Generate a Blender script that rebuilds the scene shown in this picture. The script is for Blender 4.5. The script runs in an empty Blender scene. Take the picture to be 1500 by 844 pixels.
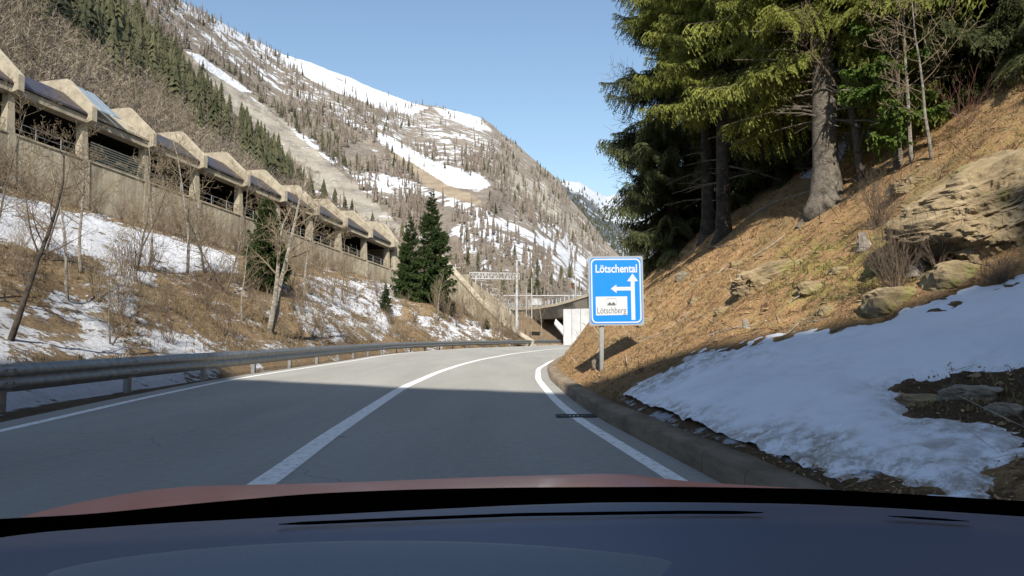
import bpy, bmesh, math, random
import numpy as np
from mathutils import Vector, Matrix
from mathutils.bvhtree import BVHTree
random.seed(7); rng = np.random.default_rng(11)
S = bpy.context.scene
C = S.collection
PI = math.pi
# ------------------------------------------------------------------ camera geometry
F = 1100.0; HZ = 493.0; CX = 750.0; CH = 1.25
PITCH = math.atan((HZ - 422) / F)
def ray(px, py):
    # direction in world for a point of the photograph (camera pitched up)
    a = (px - CX) / F; b = -(py - 422) / F
    cp, sp = math.cos(PITCH), math.sin(PITCH)
    return Vector((a, cp - b * sp, sp + b * cp))
def P(px, py, d):
    r = ray(px, py); return Vector((0, 0, CH)) + r * (d / r.y)
def proj(p):
    p = np.asarray(p, float)
    cp, sp = math.cos(PITCH), math.sin(PITCH)
    x, y, z = p[..., 0], p[..., 1], p[..., 2] - CH
    dep = y * cp + z * sp; up = -y * sp + z * cp
    dep = np.where(dep < 0.05, 0.05, dep)
    return CX + F * x / dep, 422 - F * up / dep
# ------------------------------------------------------------------ noise
def _hash(ix, iy, iz, seed):
    h = (ix.astype(np.int64) * 374761393 + iy.astype(np.int64) * 668265263 + iz.astype(np.int64) * 2147483647 + seed * 144665) & 0xFFFFFFFF
    h = ((h ^ (h >> 13)) * 1274126177) & 0xFFFFFFFF
    h = ((h ^ (h >> 16)) * 2246822519) & 0xFFFFFFFF
    return ((h ^ (h >> 15)) & 0xFFFFFF) / float(0xFFFFFF)
def vnoise(x, y, z=None, seed=0):
    x = np.asarray(x, float); y = np.asarray(y, float)
    z = np.zeros_like(x) if z is None else np.asarray(z, float) + np.zeros_like(x)
    ix, iy, iz = np.floor(x), np.floor(y), np.floor(z)
    fx, fy, fz = x - ix, y - iy, z - iz
    fx = fx*fx*(3-2*fx); fy = fy*fy*(3-2*fy); fz = fz*fz*(3-2*fz)
    r = 0
    for dx in (0, 1):
        for dy in (0, 1):
            for dz in (0, 1):
                w = (fx if dx else 1-fx) * (fy if dy else 1-fy) * (fz if dz else 1-fz)
                r = r + w * _hash(ix+dx, iy+dy, iz+dz, seed)
    return r * 2 - 1
def fbm(x, y, z=None, seed=0, oct=4, gain=0.5):
    s = 0; a = 1.0; n = 0; f = 1.0
    for i in range(oct):
        s = s + a * vnoise(np.asarray(x)*f, np.asarray(y)*f, None if z is None else np.asarray(z)*f, seed+i); n += a; a *= gain; f *= 2.03
    return s / n
def sstep(a, b, x):
    t = np.clip((x-a)/(b-a), 0, 1); return t*t*(3-2*t)
def sdf(poly, X, Y):
    """signed distance, positive inside"""
    X = np.asarray(X, float); Y = np.asarray(Y, float)
    d = np.full(X.shape, 1e9); ins = np.zeros(X.shape, bool)
    n = len(poly)
    for i in range(n):
        x0, y0 = poly[i]; x1, y1 = poly[(i+1) % n]
        ex, ey = x1-x0, y1-y0
        t = np.clip(((X-x0)*ex + (Y-y0)*ey) / (ex*ex+ey*ey+1e-9), 0, 1)
        d = np.minimum(d, np.hypot(X-x0-t*ex, Y-y0-t*ey))
        c = ((y0 > Y) != (y1 > Y)) & (X < (x1-x0)*(Y-y0)/((y1-y0) if y1 != y0 else 1e-9) + x0)
        ins ^= c
    return np.where(ins, d, -d)
def tab(t):
    xs = [a for a, b in t]; ys = [b for a, b in t]
    def f(v, xs=xs, ys=ys):
        # smooth interpolation (catmull style via small box average)
        v = np.asarray(v, float); s = 0
        for o in (-.08, -.04, 0, .04, .08):
            s = s + np.interp(v + o*(6+0.35*np.abs(v)), xs, ys)
        return s / 5
    return f
# ------------------------------------------------------------------ materials
def newmat(name):
    m = bpy.data.materials.new(name); m.use_nodes = True
    nt = m.node_tree; nt.nodes.clear()
    out = nt.nodes.new('ShaderNodeOutputMaterial')
    b = nt.nodes.new('ShaderNodeBsdfPrincipled'); nt.links.new(b.outputs[0], out.inputs[0])
    return m, nt, b, out
def N(nt, t, **kw):
    n = nt.nodes.new(t)
    for k, v in kw.items():
        if k in ('op',): n.operation = v
        elif k.startswith('i_'):
            key = k[2:]; key = int(key) if key.isdigit() else key
            n.inputs[key].default_value = v
        else: setattr(n, k, v)
    return n
def noise_node(nt, scale, detail=6, rough=.6, coord=None, vec_scale=None):
    if coord is None:
        coord = N(nt, 'ShaderNodeTexCoord').outputs['Object']
    if vec_scale:
        mp = N(nt, 'ShaderNodeMapping'); mp.inputs['Scale'].default_value = vec_scale
        nt.links.new(coord, mp.inputs[0]); coord = mp.outputs[0]
    n = N(nt, 'ShaderNodeTexNoise'); n.inputs['Scale'].default_value = scale
    n.inputs['Detail'].default_value = detail; n.inputs['Roughness'].default_value = rough
    nt.links.new(coord, n.inputs['Vector']); return n.outputs['Fac']
def ramp(nt, fac, stops):
    r = N(nt, 'ShaderNodeValToRGB'); e = r.color_ramp.elements
    while len(e) < len(stops): e.new(0.5)
    for i, (p, c) in enumerate(stops):
        e[i].position = p; e[i].color = (c[0], c[1], c[2], 1)
    nt.links.new(fac, r.inputs[0]); return r.outputs[0]
def mixc(nt, fac, a, b, blend='MIX'):
    m = N(nt, 'ShaderNodeMix', data_type='RGBA'); m.blend_type = blend
    for inp, v in ((m.inputs[0], fac), (m.inputs[6], a), (m.inputs[7], b)):
        if hasattr(v, 'is_linked') or hasattr(v, 'links'): nt.links.new(v, inp)
        elif isinstance(v, (int, float)): inp.default_value = v
        else: inp.default_value = (v[0], v[1], v[2], 1)
    return m.outputs[2]
def math_(nt, op, a, b=None, clamp=False):
    m = N(nt, 'ShaderNodeMath', operation=op); m.use_clamp = clamp
    for i, v in enumerate((a, b)):
        if v is None: continue
        if isinstance(v, (int, float)): m.inputs[i].default_value = v
        else: nt.links.new(v, m.inputs[i])
    return m.outputs[0]
def smooth(nt, v, a, b):
    m = N(nt, 'ShaderNodeMapRange', interpolation_type='SMOOTHSTEP')
    nt.links.new(v, m.inputs[0]); m.inputs[1].default_value = a; m.inputs[2].default_value = b
    return m.outputs[0]
def bump(nt, b, h, dist, strength=1.0):
    n = N(nt, 'ShaderNodeBump'); n.inputs['Strength'].default_value = strength; n.inputs['Distance'].default_value = dist
    nt.links.new(h, n.inputs['Height']); nt.links.new(n.outputs[0], b.inputs['Normal'])
def mottled(name, c1, c2, scale=3, rough=.9, bd=.01, bscale=None, c3=None, spec=.3, metal=0, detail=8, vs=None):
    m, nt, b, o = newmat(name)
    f = noise_node(nt, scale, detail, .65, vec_scale=vs)
    st = [(.32, c1), (.68, c2)] if c3 is None else [(.3, c1), (.5, c2), (.7, c3)]
    nt.links.new(ramp(nt, f, st), b.inputs['Base Color'])
    b.inputs['Roughness'].default_value = rough; b.inputs['Specular IOR Level'].default_value = spec
    b.inputs['Metallic'].default_value = metal
    if bd: bump(nt, b, noise_node(nt, bscale or scale*4, 8, .7), bd)
    return m
def attr(nt, name):
    a = N(nt, 'ShaderNodeAttribute'); a.attribute_name = name
    s = N(nt, 'ShaderNodeSeparateColor'); nt.links.new(a.outputs['Color'], s.inputs[0])
    return s.outputs[0], s.outputs[1], s.outputs[2], a.outputs['Alpha']
M = {}
M['paint_red'] = (lambda: None)()
def setup_mats():
    # asphalt
    m, nt, b, o = newmat('asphalt')
    big = noise_node(nt, .35, 5, .6, vec_scale=(1.6, .25, 1)); fine = noise_node(nt, 90, 3, .7); med = noise_node(nt, 9, 6, .7)
    c = ramp(nt, big, [(.3, (.20, .195, .18)), (.7, (.36, .35, .315))])
    c = mixc(nt, .35, c, ramp(nt, fine, [(.35, (.13, .13, .12)), (.65, (.56, .54, .49))]))
    c = mixc(nt, .18, c, ramp(nt, med, [(.35, (.15, .15, .14)), (.65, (.44, .42, .38))]))
    vc = N(nt, 'ShaderNodeTexVoronoi', feature='DISTANCE_TO_EDGE'); vc.inputs['Scale'].default_value = .16
    tc = N(nt, 'ShaderNodeTexCoord'); wv = N(nt, 'ShaderNodeVectorMath', operation='ADD'); nn_ = N(nt, 'ShaderNodeTexNoise'); nn_.inputs['Scale'].default_value = 1.3; nn_.inputs['Detail'].default_value = 6
    nt.links.new(tc.outputs['Object'], nn_.inputs['Vector']); nt.links.new(tc.outputs['Object'], wv.inputs[0]); nt.links.new(nn_.outputs['Color'], wv.inputs[1]); nt.links.new(wv.outputs[0], vc.inputs['Vector'])
    ck = math_(nt, 'MULTIPLY', math_(nt, 'LESS_THAN', vc.outputs['Distance'], .0016), smooth(nt, noise_node(nt, .4, 3, .5), .5, .56))
    c = mixc(nt, math_(nt, 'MULTIPLY', ck, .55), c, (.12, .12, .115))
    c = mixc(nt, math_(nt, 'MULTIPLY', smooth(nt, noise_node(nt, 1.0, 4, .6, vec_scale=(1.5, .06, 1)), .45, .62), .22), c, (.26, .255, .24))
    nt.links.new(c, b.inputs['Base Color']); b.inputs['Roughness'].default_value = .78; b.inputs['Specular IOR Level'].default_value = .35
    bump(nt, b, fine, .004); M['asphalt'] = m
    # road paint
    m, nt, b, o = newmat('road_paint')
    w = noise_node(nt, 9, 9, .8); c = ramp(nt, w, [(.36, (.42, .42, .39)), (.50, (.80, .80, .78)), (.7, (.90, .90, .88))])
    nt.links.new(c, b.inputs['Base Color']); b.inputs['Roughness'].default_value = .7; M['road_paint'] = m
    M['kerb'] = mottled('kerb_concrete', (.12, .09, .06), (.30, .24, .17), 2.2, .95, .01, 30, vs=(1, .4, 2.5))
    nt = M['kerb'].node_tree; b = next(n for n in nt.nodes if n.type == 'BSDF_PRINCIPLED'); src = b.inputs['Base Color'].links[0].from_socket
    sp_ = N(nt, 'ShaderNodeSeparateXYZ'); tc = N(nt, 'ShaderNodeTexCoord'); nt.links.new(tc.outputs['Object'], sp_.inputs[0])
    jn = math_(nt, 'LESS_THAN', math_(nt, 'FRACT', sp_.outputs[1]), .022); nt.links.new(mixc(nt, math_(nt, 'MULTIPLY', jn, .45), src, (.03, .025, .02)), b.inputs['Base Color'])
    M['gravel'] = mottled('verge_gravel', (.10, .09, .075), (.26, .24, .2), 14, 1, .02, 40)
    M['steel'] = mottled('galvanised_steel', (.20, .20, .195), (.36, .36, .35), 6, .5, .001, 30, metal=.35, spec=.5)
    M['steel_light'] = mottled('pale_painted_steel', (.5, .51, .52), (.66, .66, .66), 2, .5, 0)
    M['concrete'] = mottled('weathered_concrete', (.24, .21, .155), (.45, .39, .29), 1.1, .95, .02, 6, c3=(.52, .46, .35), vs=(1, 1, .5))
    m, nt, b, o = newmat('stained_wall_concrete')
    a = noise_node(nt, .35, 8, .7, vec_scale=(1, 1, .35)); st = noise_node(nt, 1.6, 6, .7, vec_scale=(1, 1, .12))
    c = ramp(nt, a, [(.38, (.17, .145, .105)), (.5, (.44, .38, .27)), (.66, (.60, .53, .40))])
    c = mixc(nt, .45, c, ramp(nt, st, [(.40, (.15, .13, .10)), (.58, (.58, .51, .38))]))
    nt.links.new(c, b.inputs['Base Color']); b.inputs['Roughness'].default_value = .95
    bump(nt, b, a, .05); M['wall'] = m
    M['pale_concrete'] = mottled('pale_concrete', (.34, .295, .215), (.58, .51, .39), 1.3, .9, .01, 8)
    M['white_wall'] = mottled('white_panels', (.62, .62, .62), (.80, .80, .79), .7, .8, .005, 8)
    M['dark_roof'] = mottled('dark_sheet_roof', (.05, .042, .048), (.11, .09, .092), 1.2, .42, .01, 9, spec=.6)
    M['black'] = mottled('interior_shade', (.008, .008, .008), (.02, .018, .016), .6, .95, 0)  # shade inside the gallery put into a near-black colour
    M['flash'] = mottled('blue_grey_sheet_metal', (.30, .36, .40), (.42, .48, .52), 1, .4, 0, spec=.6)
    M['louvre'] = mottled('grey_louvres', (.12, .13, .11), (.2, .2, .17), 2, .7, 0)
    M['soffit'] = mottled('bridge_concrete', (.30, .265, .21), (.48, .42, .34), .4, .95, .01, 5)
    # bark
    M['bark'] = mottled('spruce_bark', (.03, .026, .02), (.28, .24, .19), 3.6, .95, .12, 11, c3=(.09, .075, .06), vs=(1, 1, .6))
    M['birch_bark'] = mottled('birch_bark', (.10, .09, .075), (.34, .30, .25), 3.5, .9, .01, 12, c3=(.55, .51, .44), vs=(1, 1, 2.2))
    M['grey_bark'] = mottled('grey_bark', (.11, .09, .07), (.30, .26, .21), 6, .95, .01, 20)
    M['dark_bark'] = mottled('dark_bark', (.03, .025, .02), (.15, .12, .095), 4, .95, .01, 20)
    M['twig_tan'] = mottled('tan_twigs', (.20, .15, .095), (.40, .32, .21), 1.2, .95, 0)
    M['twig_red'] = mottled('reddish_twigs', (.15, .07, .055), (.27, .15, .11), 2, .95, 0)
    M['twig_brown'] = mottled('brown_twigs', (.12, .085, .06), (.28, .21, .15), 1.5, .95, 0)
    def leaf(name, c1, c2, scale=.8, tr=.25):
        m, nt, b, o = newmat(name)
        c = ramp(nt, noise_node(nt, scale, 5, .7), [(.33, c1), (.67, c2)])
        nt.links.new(c, b.inputs['Base Color']); b.inputs['Roughness'].default_value = .65; b.inputs['Specular IOR Level'].default_value = .25
        t = N(nt, 'ShaderNodeBsdfTranslucent'); nt.links.new(c, t.inputs[0])
        mx = N(nt, 'ShaderNodeMixShader'); mx.inputs[0].default_value = tr
        nt.links.new(b.outputs[0], mx.inputs[1]); nt.links.new(t.outputs[0], mx.inputs[2]); nt.links.new(mx.outputs[0], o.inputs[0])
        return m
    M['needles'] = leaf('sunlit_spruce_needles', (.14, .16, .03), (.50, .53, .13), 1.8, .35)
    M['needles_dark'] = leaf('shaded_spruce_needles', (.05, .062, .025), (.19, .21, .08), .9)  # shade put into this darker copy of the sunlit needles
    M['needles_mid'] = leaf('green_conifer_needles', (.030, .055, .016), (.085, .125, .035), 1.2)
    M['needles_fir'] = leaf('young_fir_needles', (.10, .17, .03), (.20, .29, .06), 2)
    M['needles_far'] = leaf('distant_conifer_needles', (.045, .052, .025), (.15, .145, .075), .05, .1)
    M['larch_far'] = leaf('distant_bare_larch', (.15, .122, .10), (.32, .265, .215), .05, .1)
    M['shrub_far'] = leaf('distant_bare_brush', (.29, .235, .17), (.52, .44, .33), .06, .1)
    M['drygrass'] = leaf('dry_grass', (.20, .135, .06), (.44, .33, .17), 1.5, .2)
    M['greengrass'] = leaf('faded_green_grass', (.20, .20, .06), (.36, .33, .12), 1.5, .2)
    M['litter'] = leaf('fallen_leaves', (.22, .11, .05), (.70, .47, .26), 4, .05)
    # rock
    m, nt, b, o = newmat('layered_rock')
    a = noise_node(nt, 1.6, 9, .7, vec_scale=(1, 1, 2.6)); d = noise_node(nt, 6, 8, .7); mo = noise_node(nt, 1.1, 6, .65)
    c = ramp(nt, a, [(.3, (.075, .055, .035)), (.48, (.36, .27, .15)), (.68, (.55, .43, .26))])
    c = mixc(nt, smooth(nt, mo, .52, .68), c, (.30, .28, .09)); c = mixc(nt, math_(nt, 'MULTIPLY', smooth(nt, d, .6, .72), .6), c, (.46, .43, .37))
    nt.links.new(c, b.inputs['Base Color']); b.inputs['Roughness'].default_value = .95; bump(nt, b, a, .12); M['rock'] = m
    M['stone'] = mottled('pale_stone', (.18, .15, .11), (.42, .37, .29), 6, .95, .01, 20)
    M['deadwood'] = mottled('bleached_deadwood', (.26, .21, .16), (.56, .51, .44), 6, .9, .01, 20)
    # snow
    m, nt, b, o = newmat('snow')
    d = noise_node(nt, 3.0, 9, .7); dd = noise_node(nt, .9, 6, .65)
    r, g, bl, al = attr(nt, 'mask')
    c = ramp(nt, dd, [(.35, (.84, .87, .92)), (.6, (.91, .92, .95))])
    dirt = math_(nt, 'MULTIPLY', g, smooth(nt, noise_node(nt, 5, 8, .75), .38, .62))
    c = mixc(nt, dirt, c, (.30, .24, .17))
    spk = smooth(nt, noise_node(nt, 34, 2, .5), .77, .79)
    c = mixc(nt, math_(nt, 'MULTIPLY', spk, .7), c, (.22, .16, .10))
    nt.links.new(c, b.inputs['Base Color']); b.inputs['Roughness'].default_value = .6
    b.inputs['Specular IOR Level'].default_value = .3
    bump(nt, b, math_(nt, 'ADD', noise_node(nt, 2.2, 4, .5), math_(nt, 'MULTIPLY', noise_node(nt, 20, 4, .6), .12)), .012); M['snow'] = m
    # right bank soil:  r=snow g=grass b=darker brown
    m, nt, b, o = newmat('bank_soil')
    r, g, bl, al = attr(nt, 'mask')
    a = noise_node(nt, 1.1, 9, .7); f = noise_node(nt, 17, 8, .75); f2 = noise_node(nt, 60, 4, .7)
    c = ramp(nt, a, [(.36, (.28, .155, .065)), (.5, (.50, .29, .13)), (.62, (.70, .49, .27))])
    c = mixc(nt, .6, c, ramp(nt, f, [(.36, (.10, .06, .03)), (.5, (.46, .30, .15)), (.64, (.82, .64, .42))]))
    c = mixc(nt, .25, c, ramp(nt, f2, [(.35, (.09, .06, .035)), (.65, (.68, .55, .38))]))
    c = mixc(nt, math_(nt, 'MULTIPLY', g, smooth(nt, noise_node(nt, 2.5, 8, .75), .42, .58)), c, (.40, .36, .13))
    c = mixc(nt, 1.0, c, (1.45, 1.30, 1.20), 'MULTIPLY')
    c = mixc(nt, math_(nt, 'MULTIPLY', smooth(nt, noise_node(nt, 3.1, 9, .78, vec_scale=(1, 1, 1.6)), .53, .60), .75), c, (.13, .075, .04))
    c = mixc(nt, math_(nt, 'MULTIPLY', smooth(nt, noise_node(nt, 9, 9, .8), .56, .62), .7), c, (.16, .10, .06))
    c = mixc(nt, math_(nt, 'MULTIPLY', smooth(nt, noise_node(nt, 23, 6, .75), .58, .63), .7), c, (.80, .68, .50))
    c = mixc(nt, math_(nt, 'MULTIPLY', smooth(nt, noise_node(nt, .55, 7, .7), .54, .62), .55), c, (.46, .37, .20))
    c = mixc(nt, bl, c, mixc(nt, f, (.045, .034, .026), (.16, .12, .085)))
    sm = smooth(nt, math_(nt, 'ADD', r, math_(nt, 'MULTIPLY', math_(nt, 'SUBTRACT', noise_node(nt, 1.2, 9, .7), .5), 1.4)), .47, .53)
    c = mixc(nt, sm, c, (.78, .80, .86))
    nt.links.new(c, b.inputs['Base Color']); b.inputs['Roughness'].default_value = 1; b.inputs['Specular IOR Level'].default_value = .05
    bump(nt, b, math_(nt, 'ADD', a, math_(nt, 'MULTIPLY', f, .6)), .26); M['soil'] = m
    # left bank: r snow
    m, nt, b, o = newmat('left_bank_ground')
    r, g, bl, al = attr(nt, 'mask')
    a = noise_node(nt, .45, 9, .7); f = noise_node(nt, 5, 9, .75); f2 = noise_node(nt, 22, 6, .7)
    c = ramp(nt, a, [(.32, (.15, .095, .055)), (.5, (.34, .235, .13)), (.68, (.52, .40, .23))])
    c = mixc(nt, .6, c, ramp(nt, f, [(.34, (.06, .042, .028)), (.5, (.31, .21, .12)), (.66, (.62, .48, .29))]))
    c = mixc(nt, .3, c, ramp(nt, f2, [(.36, (.05, .035, .02)), (.64, (.5, .39, .25))]))
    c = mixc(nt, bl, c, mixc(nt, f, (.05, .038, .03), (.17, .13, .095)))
    n1 = noise_node(nt, .5, 9, .68, vec_scale=(1.0, .55, 1.3)); n2 = noise_node(nt, 3.2, 8, .75)
    nn = math_(nt, 'ADD', math_(nt, 'MULTIPLY', n1, .65), math_(nt, 'MULTIPLY', n2, .45))
    sm = smooth(nt, math_(nt, 'ADD', r, math_(nt, 'MULTIPLY', math_(nt, 'SUBTRACT', nn, .55), 3.6)), .46, .54)
    sc = ramp(nt, f, [(.3, (.66, .67, .70)), (.6, (.84, .85, .88))])
    c = mixc(nt, sm, c, sc)
    nt.links.new(c, b.inputs['Base Color']); b.inputs['Roughness'].default_value = .95; b.inputs['Specular IOR Level'].default_value = .1
    bump(nt, b, math_(nt, 'ADD', math_(nt, 'ADD', f, math_(nt, 'MULTIPLY', f2, .2)), math_(nt, 'MULTIPLY', sm, .5)), .22); M['leftbank'] = m
    # mountain
    def mount(name, sc, haze_tint, hz=0.0, dist=8):
        m, nt, b, o = newmat(name)
        r, g, bl, al = attr(nt, 'mask')
        a = noise_node(nt, .008*sc, 10, .7); f = noise_node(nt, .05*sc, 10, .72); v = noise_node(nt, .25*sc, 5, .7)
        c = ramp(nt, a, [(.33, (.17, .125, .085)), (.5, (.30, .23, .155)), (.66, (.42, .34, .235))])
        c = mixc(nt, .6, c, ramp(nt, f, [(.36, (.09, .078, .062)), (.5, (.27, .22, .16)), (.64, (.48, .41, .30))]))
        c = mixc(nt, .3, c, ramp(nt, v, [(.36, (.06, .05, .04)), (.64, (.36, .30, .23))]))
        scree = ramp(nt, f, [(.36, (.24, .205, .16)), (.5, (.42, .37, .29)), (.66, (.54, .49, .40))])
        fe = math_(nt, 'MULTIPLY', math_(nt, 'SUBTRACT', f, .5), 1.2)
        c = mixc(nt, smooth(nt, math_(nt, 'ADD', g, fe), .4, .6), c, scree)
        tan = ramp(nt, f, [(.36, (.28, .205, .125)), (.64, (.50, .40, .26))])
        c = mixc(nt, smooth(nt, math_(nt, 'ADD', bl, fe), .4, .6), c, tan)
        c = mixc(nt, smooth(nt, math_(nt, 'ADD', al, fe), .4, .6), c, ramp(nt, f, [(.4, (.035, .04, .024)), (.6, (.11, .10, .065))]))
        nn = math_(nt, 'ADD', math_(nt, 'MULTIPLY', noise_node(nt, .03*sc, 10, .7), .62), math_(nt, 'MULTIPLY', noise_node(nt, .09*sc, 10, .75), .48))
        sm = smooth(nt, math_(nt, 'ADD', r, math_(nt, 'MULTIPLY', math_(nt, 'SUBTRACT', nn, .55), 3.4)), .45, .55)
        c = mixc(nt, sm, c, (.80, .82, .86))
        if hz: c = mixc(nt, hz, c, haze_tint)  # distance haze mixed into the base colour
        nt.links.new(c, b.inputs['Base Color']); b.inputs['Roughness'].default_value = .95; b.inputs['Specular IOR Level'].default_value = .05
        bump(nt, b, math_(nt, 'ADD', f, math_(nt, 'MULTIPLY', a, 2)), dist, .8)
        return m
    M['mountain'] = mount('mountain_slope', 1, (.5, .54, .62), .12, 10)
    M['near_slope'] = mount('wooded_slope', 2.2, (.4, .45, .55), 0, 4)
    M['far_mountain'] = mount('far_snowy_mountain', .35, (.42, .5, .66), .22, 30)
    # sign
    def flat(name, c, rough=.5, spec=.4, metal=0, coat=0, var=.08):
        m, nt, b, o = newmat(name)
        f = noise_node(nt, 5, 4, .6)
        c2 = tuple(max(0, x*(1-var)) for x in c)
        nt.links.new(ramp(nt, f, [(.3, c2), (.7, c)]), b.inputs['Base Color'])
        b.inputs['Roughness'].default_value = rough; b.inputs['Specular IOR Level'].default_value = spec; b.inputs['Metallic'].default_value = metal
        b.inputs['Coat Weight'].default_value = coat; b.inputs['Coat Roughness'].default_value = .08
        return m
    M['sign_blue'] = flat('sign_blue', (.003, .27, .92), .45)
    M['sign_white'] = flat('sign_white', (.74, .76, .78), .5)
    M['sign_grey'] = flat('sign_lettering_grey', (.16, .16, .15), .6)
    M['sign_back'] = flat('sign_aluminium', (.42, .44, .46), .45, metal=.3)
    M['pole'] = mottled('weathered_sign_pole', (.36, .37, .36), (.52, .52, .50), 6, .6, 0)
    M['car_red'] = flat('red_car_paint', (.80, .20, .13), .42, .4, 0, .35)
    M['car_black'] = flat('black_windscreen_border', (.001, .001, .001), .9, .0)
    M['dash'] = mottled('blue_sheen_dashboard', (.10, .115, .165), (.115, .13, .18), 240, .5, .0004, 400, spec=.4)  # blue sheen of the sky put into the base colour
    M['dash_reflection'] = mottled('dashboard_reflection', (.19, .205, .235), (.215, .23, .255), 240, .55, .0004, 400, spec=.35)  # pale windscreen reflection put into a lighter dash colour
    M['iron'] = mottled('cast_iron', (.02, .02, .02), (.05, .045, .04), 20, .7, .002)
    M['hut'] = mottled('chalet_wood', (.14, .05, .03), (.22, .09, .05), .5, .9, 0)
setup_mats()
# ------------------------------------------------------------------ mesh helpers
def tag(o, label=None, cat=None, group=None, kind=None):
    if label: o['label'] = label
    if cat: o['category'] = cat
    if group: o['group'] = group
    if kind: o['kind'] = kind
    return o
def empty(name, loc=(0, 0, 0), rz=0, label=None, cat=None, group=None):
    o = bpy.data.objects.new(name, None); C.objects.link(o); o.location = loc; o.rotation_euler = (0, 0, rz); o.empty_display_size = .2
    return tag(o, label, cat, group)
def link(name, me, mat=None, parent=None):
    o = bpy.data.objects.new(name, me); C.objects.link(o)
    if mat is not None and len(me.materials) == 0: me.materials.append(mat)
    if parent is not None: o.parent = parent
    return o
def mk(name, V, Fc, mat, parent=None, smooth=False, mask=None, mats=None, midx=None):
    """V (n,3) array; Fc list of arrays/lists (all the same length or mixed)"""
    me = bpy.data.meshes.new(name)
    V = np.asarray(V, float)
    if isinstance(Fc, np.ndarray):
        n, k = Fc.shape
        me.vertices.add(len(V)); me.vertices.foreach_set('co', V.ravel())
        me.loops.add(n*k); me.loops.foreach_set('vertex_index', Fc.ravel().astype(np.int32))
        me.polygons.add(n); me.polygons.foreach_set('loop_start', np.arange(0, n*k, k, dtype=np.int32))
        me.update(calc_edges=True); me.validate()
    else:
        me.from_pydata(V.tolist(), [], [list(f) for f in Fc])
    for m in (mats or [mat]): me.materials.append(m)
    if midx is not None: me.polygons.foreach_set('material_index', np.asarray(midx, np.int32))
    if smooth: me.polygons.foreach_set('use_smooth', np.ones(len(me.polygons), bool))
    if mask is not None:
        a = me.color_attributes.new('mask', 'FLOAT_COLOR', 'POINT')
        a.data.foreach_set('color', np.clip(mask, 0, 1).astype(np.float32).ravel())
    me.update()
    return link(name, me, None, parent)
def grid_faces(nu, nv):
    i, j = np.meshgrid(np.arange(nu-1), np.arange(nv-1), indexing='ij')
    a = (i*nv+j).ravel(); return np.stack([a, a+nv, a+nv+1, a+1], 1)
def bvh_of(V, Fc): return BVHTree.FromPolygons([tuple(v) for v in V], [tuple(int(q) for q in f) for f in Fc])
class MB:
    def __init__(s): s.V = []; s.F = []; s.n = 0
    def add(s, V, Fc):
        V = np.asarray(V, float).reshape(-1, 3); s.V.append(V)
        for f in Fc: s.F.append([int(q)+s.n for q in f])
        s.n += len(V)
    def box(s, c, sz, M3=None):
        x, y, z = [q/2 for q in sz]
        v = np.array([(a*x, b*y, d*z) for d in (-1, 1) for a, b in ((-1, -1), (1, -1), (1, 1), (-1, 1))])
        if M3 is not None: v = v @ np.asarray(M3).T
        s.add(v + np.asarray(c, float), [(3, 2, 1, 0), (4, 5, 6, 7), (0, 1, 5, 4), (1, 2, 6, 5), (2, 3, 7, 6), (3, 0, 4, 7)])
    def bar(s, a, b, w, h):
        a = Vector(a); b = Vector(b); d = (b-a); L = d.length; d.normalize()
        up = Vector((0, 0, 1)) if abs(d.z) < .95 else Vector((1, 0, 0))
        sx = d.cross(up).normalized(); u = sx.cross(d)
        R3 = np.array([[sx.x, d.x, u.x], [sx.y, d.y, u.y], [sx.z, d.z, u.z]])
        s.box((a+b)/2, (w, L, h), R3)
    def tube(s, pts, rad, k=6, cap=True):
        pts = [Vector(p) for p in pts]; n = len(pts)
        if not hasattr(rad, '__len__'): rad = [rad]*n
        V = []; prev = None
        for i, p in enumerate(pts):
            d = (pts[min(i+1, n-1)] - pts[max(i-1, 0)])
            if d.length < 1e-9: d = Vector((0, 0, 1))
            d.normalize()
            if prev is None:
                prev = d.cross(Vector((0, 0, 1)) if abs(d.z) < .9 else Vector((1, 0, 0))).normalized()
            prev = (prev - d*prev.dot(d)).normalized(); q = d.cross(prev)
            for j in range(k):
                a = 2*PI*j/k; V.append(p + (prev*math.cos(a)+q*math.sin(a))*rad[i])
        Fc = [(i*k+j, i*k+(j+1) % k, (i+1)*k+(j+1) % k, (i+1)*k+j) for i in range(n-1) for j in range(k)]
        if cap and k > 2: Fc += [tuple(range(k))[::-1], tuple((n-1)*k+j for j in range(k))]
        s.add([tuple(v) for v in V], Fc)
    def prism(s, prof, origin, ex, ey, ez, th):
        """polygon prof (a,b) in plane ex,ey, extruded th along ez (centred)"""
        o = np.asarray(origin, float); ex, ey, ez = [np.asarray(q, float) for q in (ex, ey, ez)]
        n = len(prof); V = [o+a*ex+b*ey+ez*t for t in (-th/2, th/2) for a, b in prof]
        Fc = [tuple(range(n))[::-1], tuple(n+i for i in range(n))] + [(i, (i+1) % n, n+(i+1) % n, n+i) for i in range(n)]
        s.add(V, Fc)
    def build(s, name, mat, parent=None, smooth=False):
        V = np.concatenate(s.V); return mk(name, V, s.F, mat, parent, smooth)
def copy_thing(o, loc, rz=0, sc=1, label=None):
    c = o.copy(); C.objects.link(c); c.location = loc; c.rotation_euler = (0, 0, rz)
    c.scale = (sc, sc, sc) if not hasattr(sc, '__len__') else sc
    if label: c['label'] = label
    for ch in o.children:
        d = ch.copy(); C.objects.link(d); d.parent = c
    return c
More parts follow.
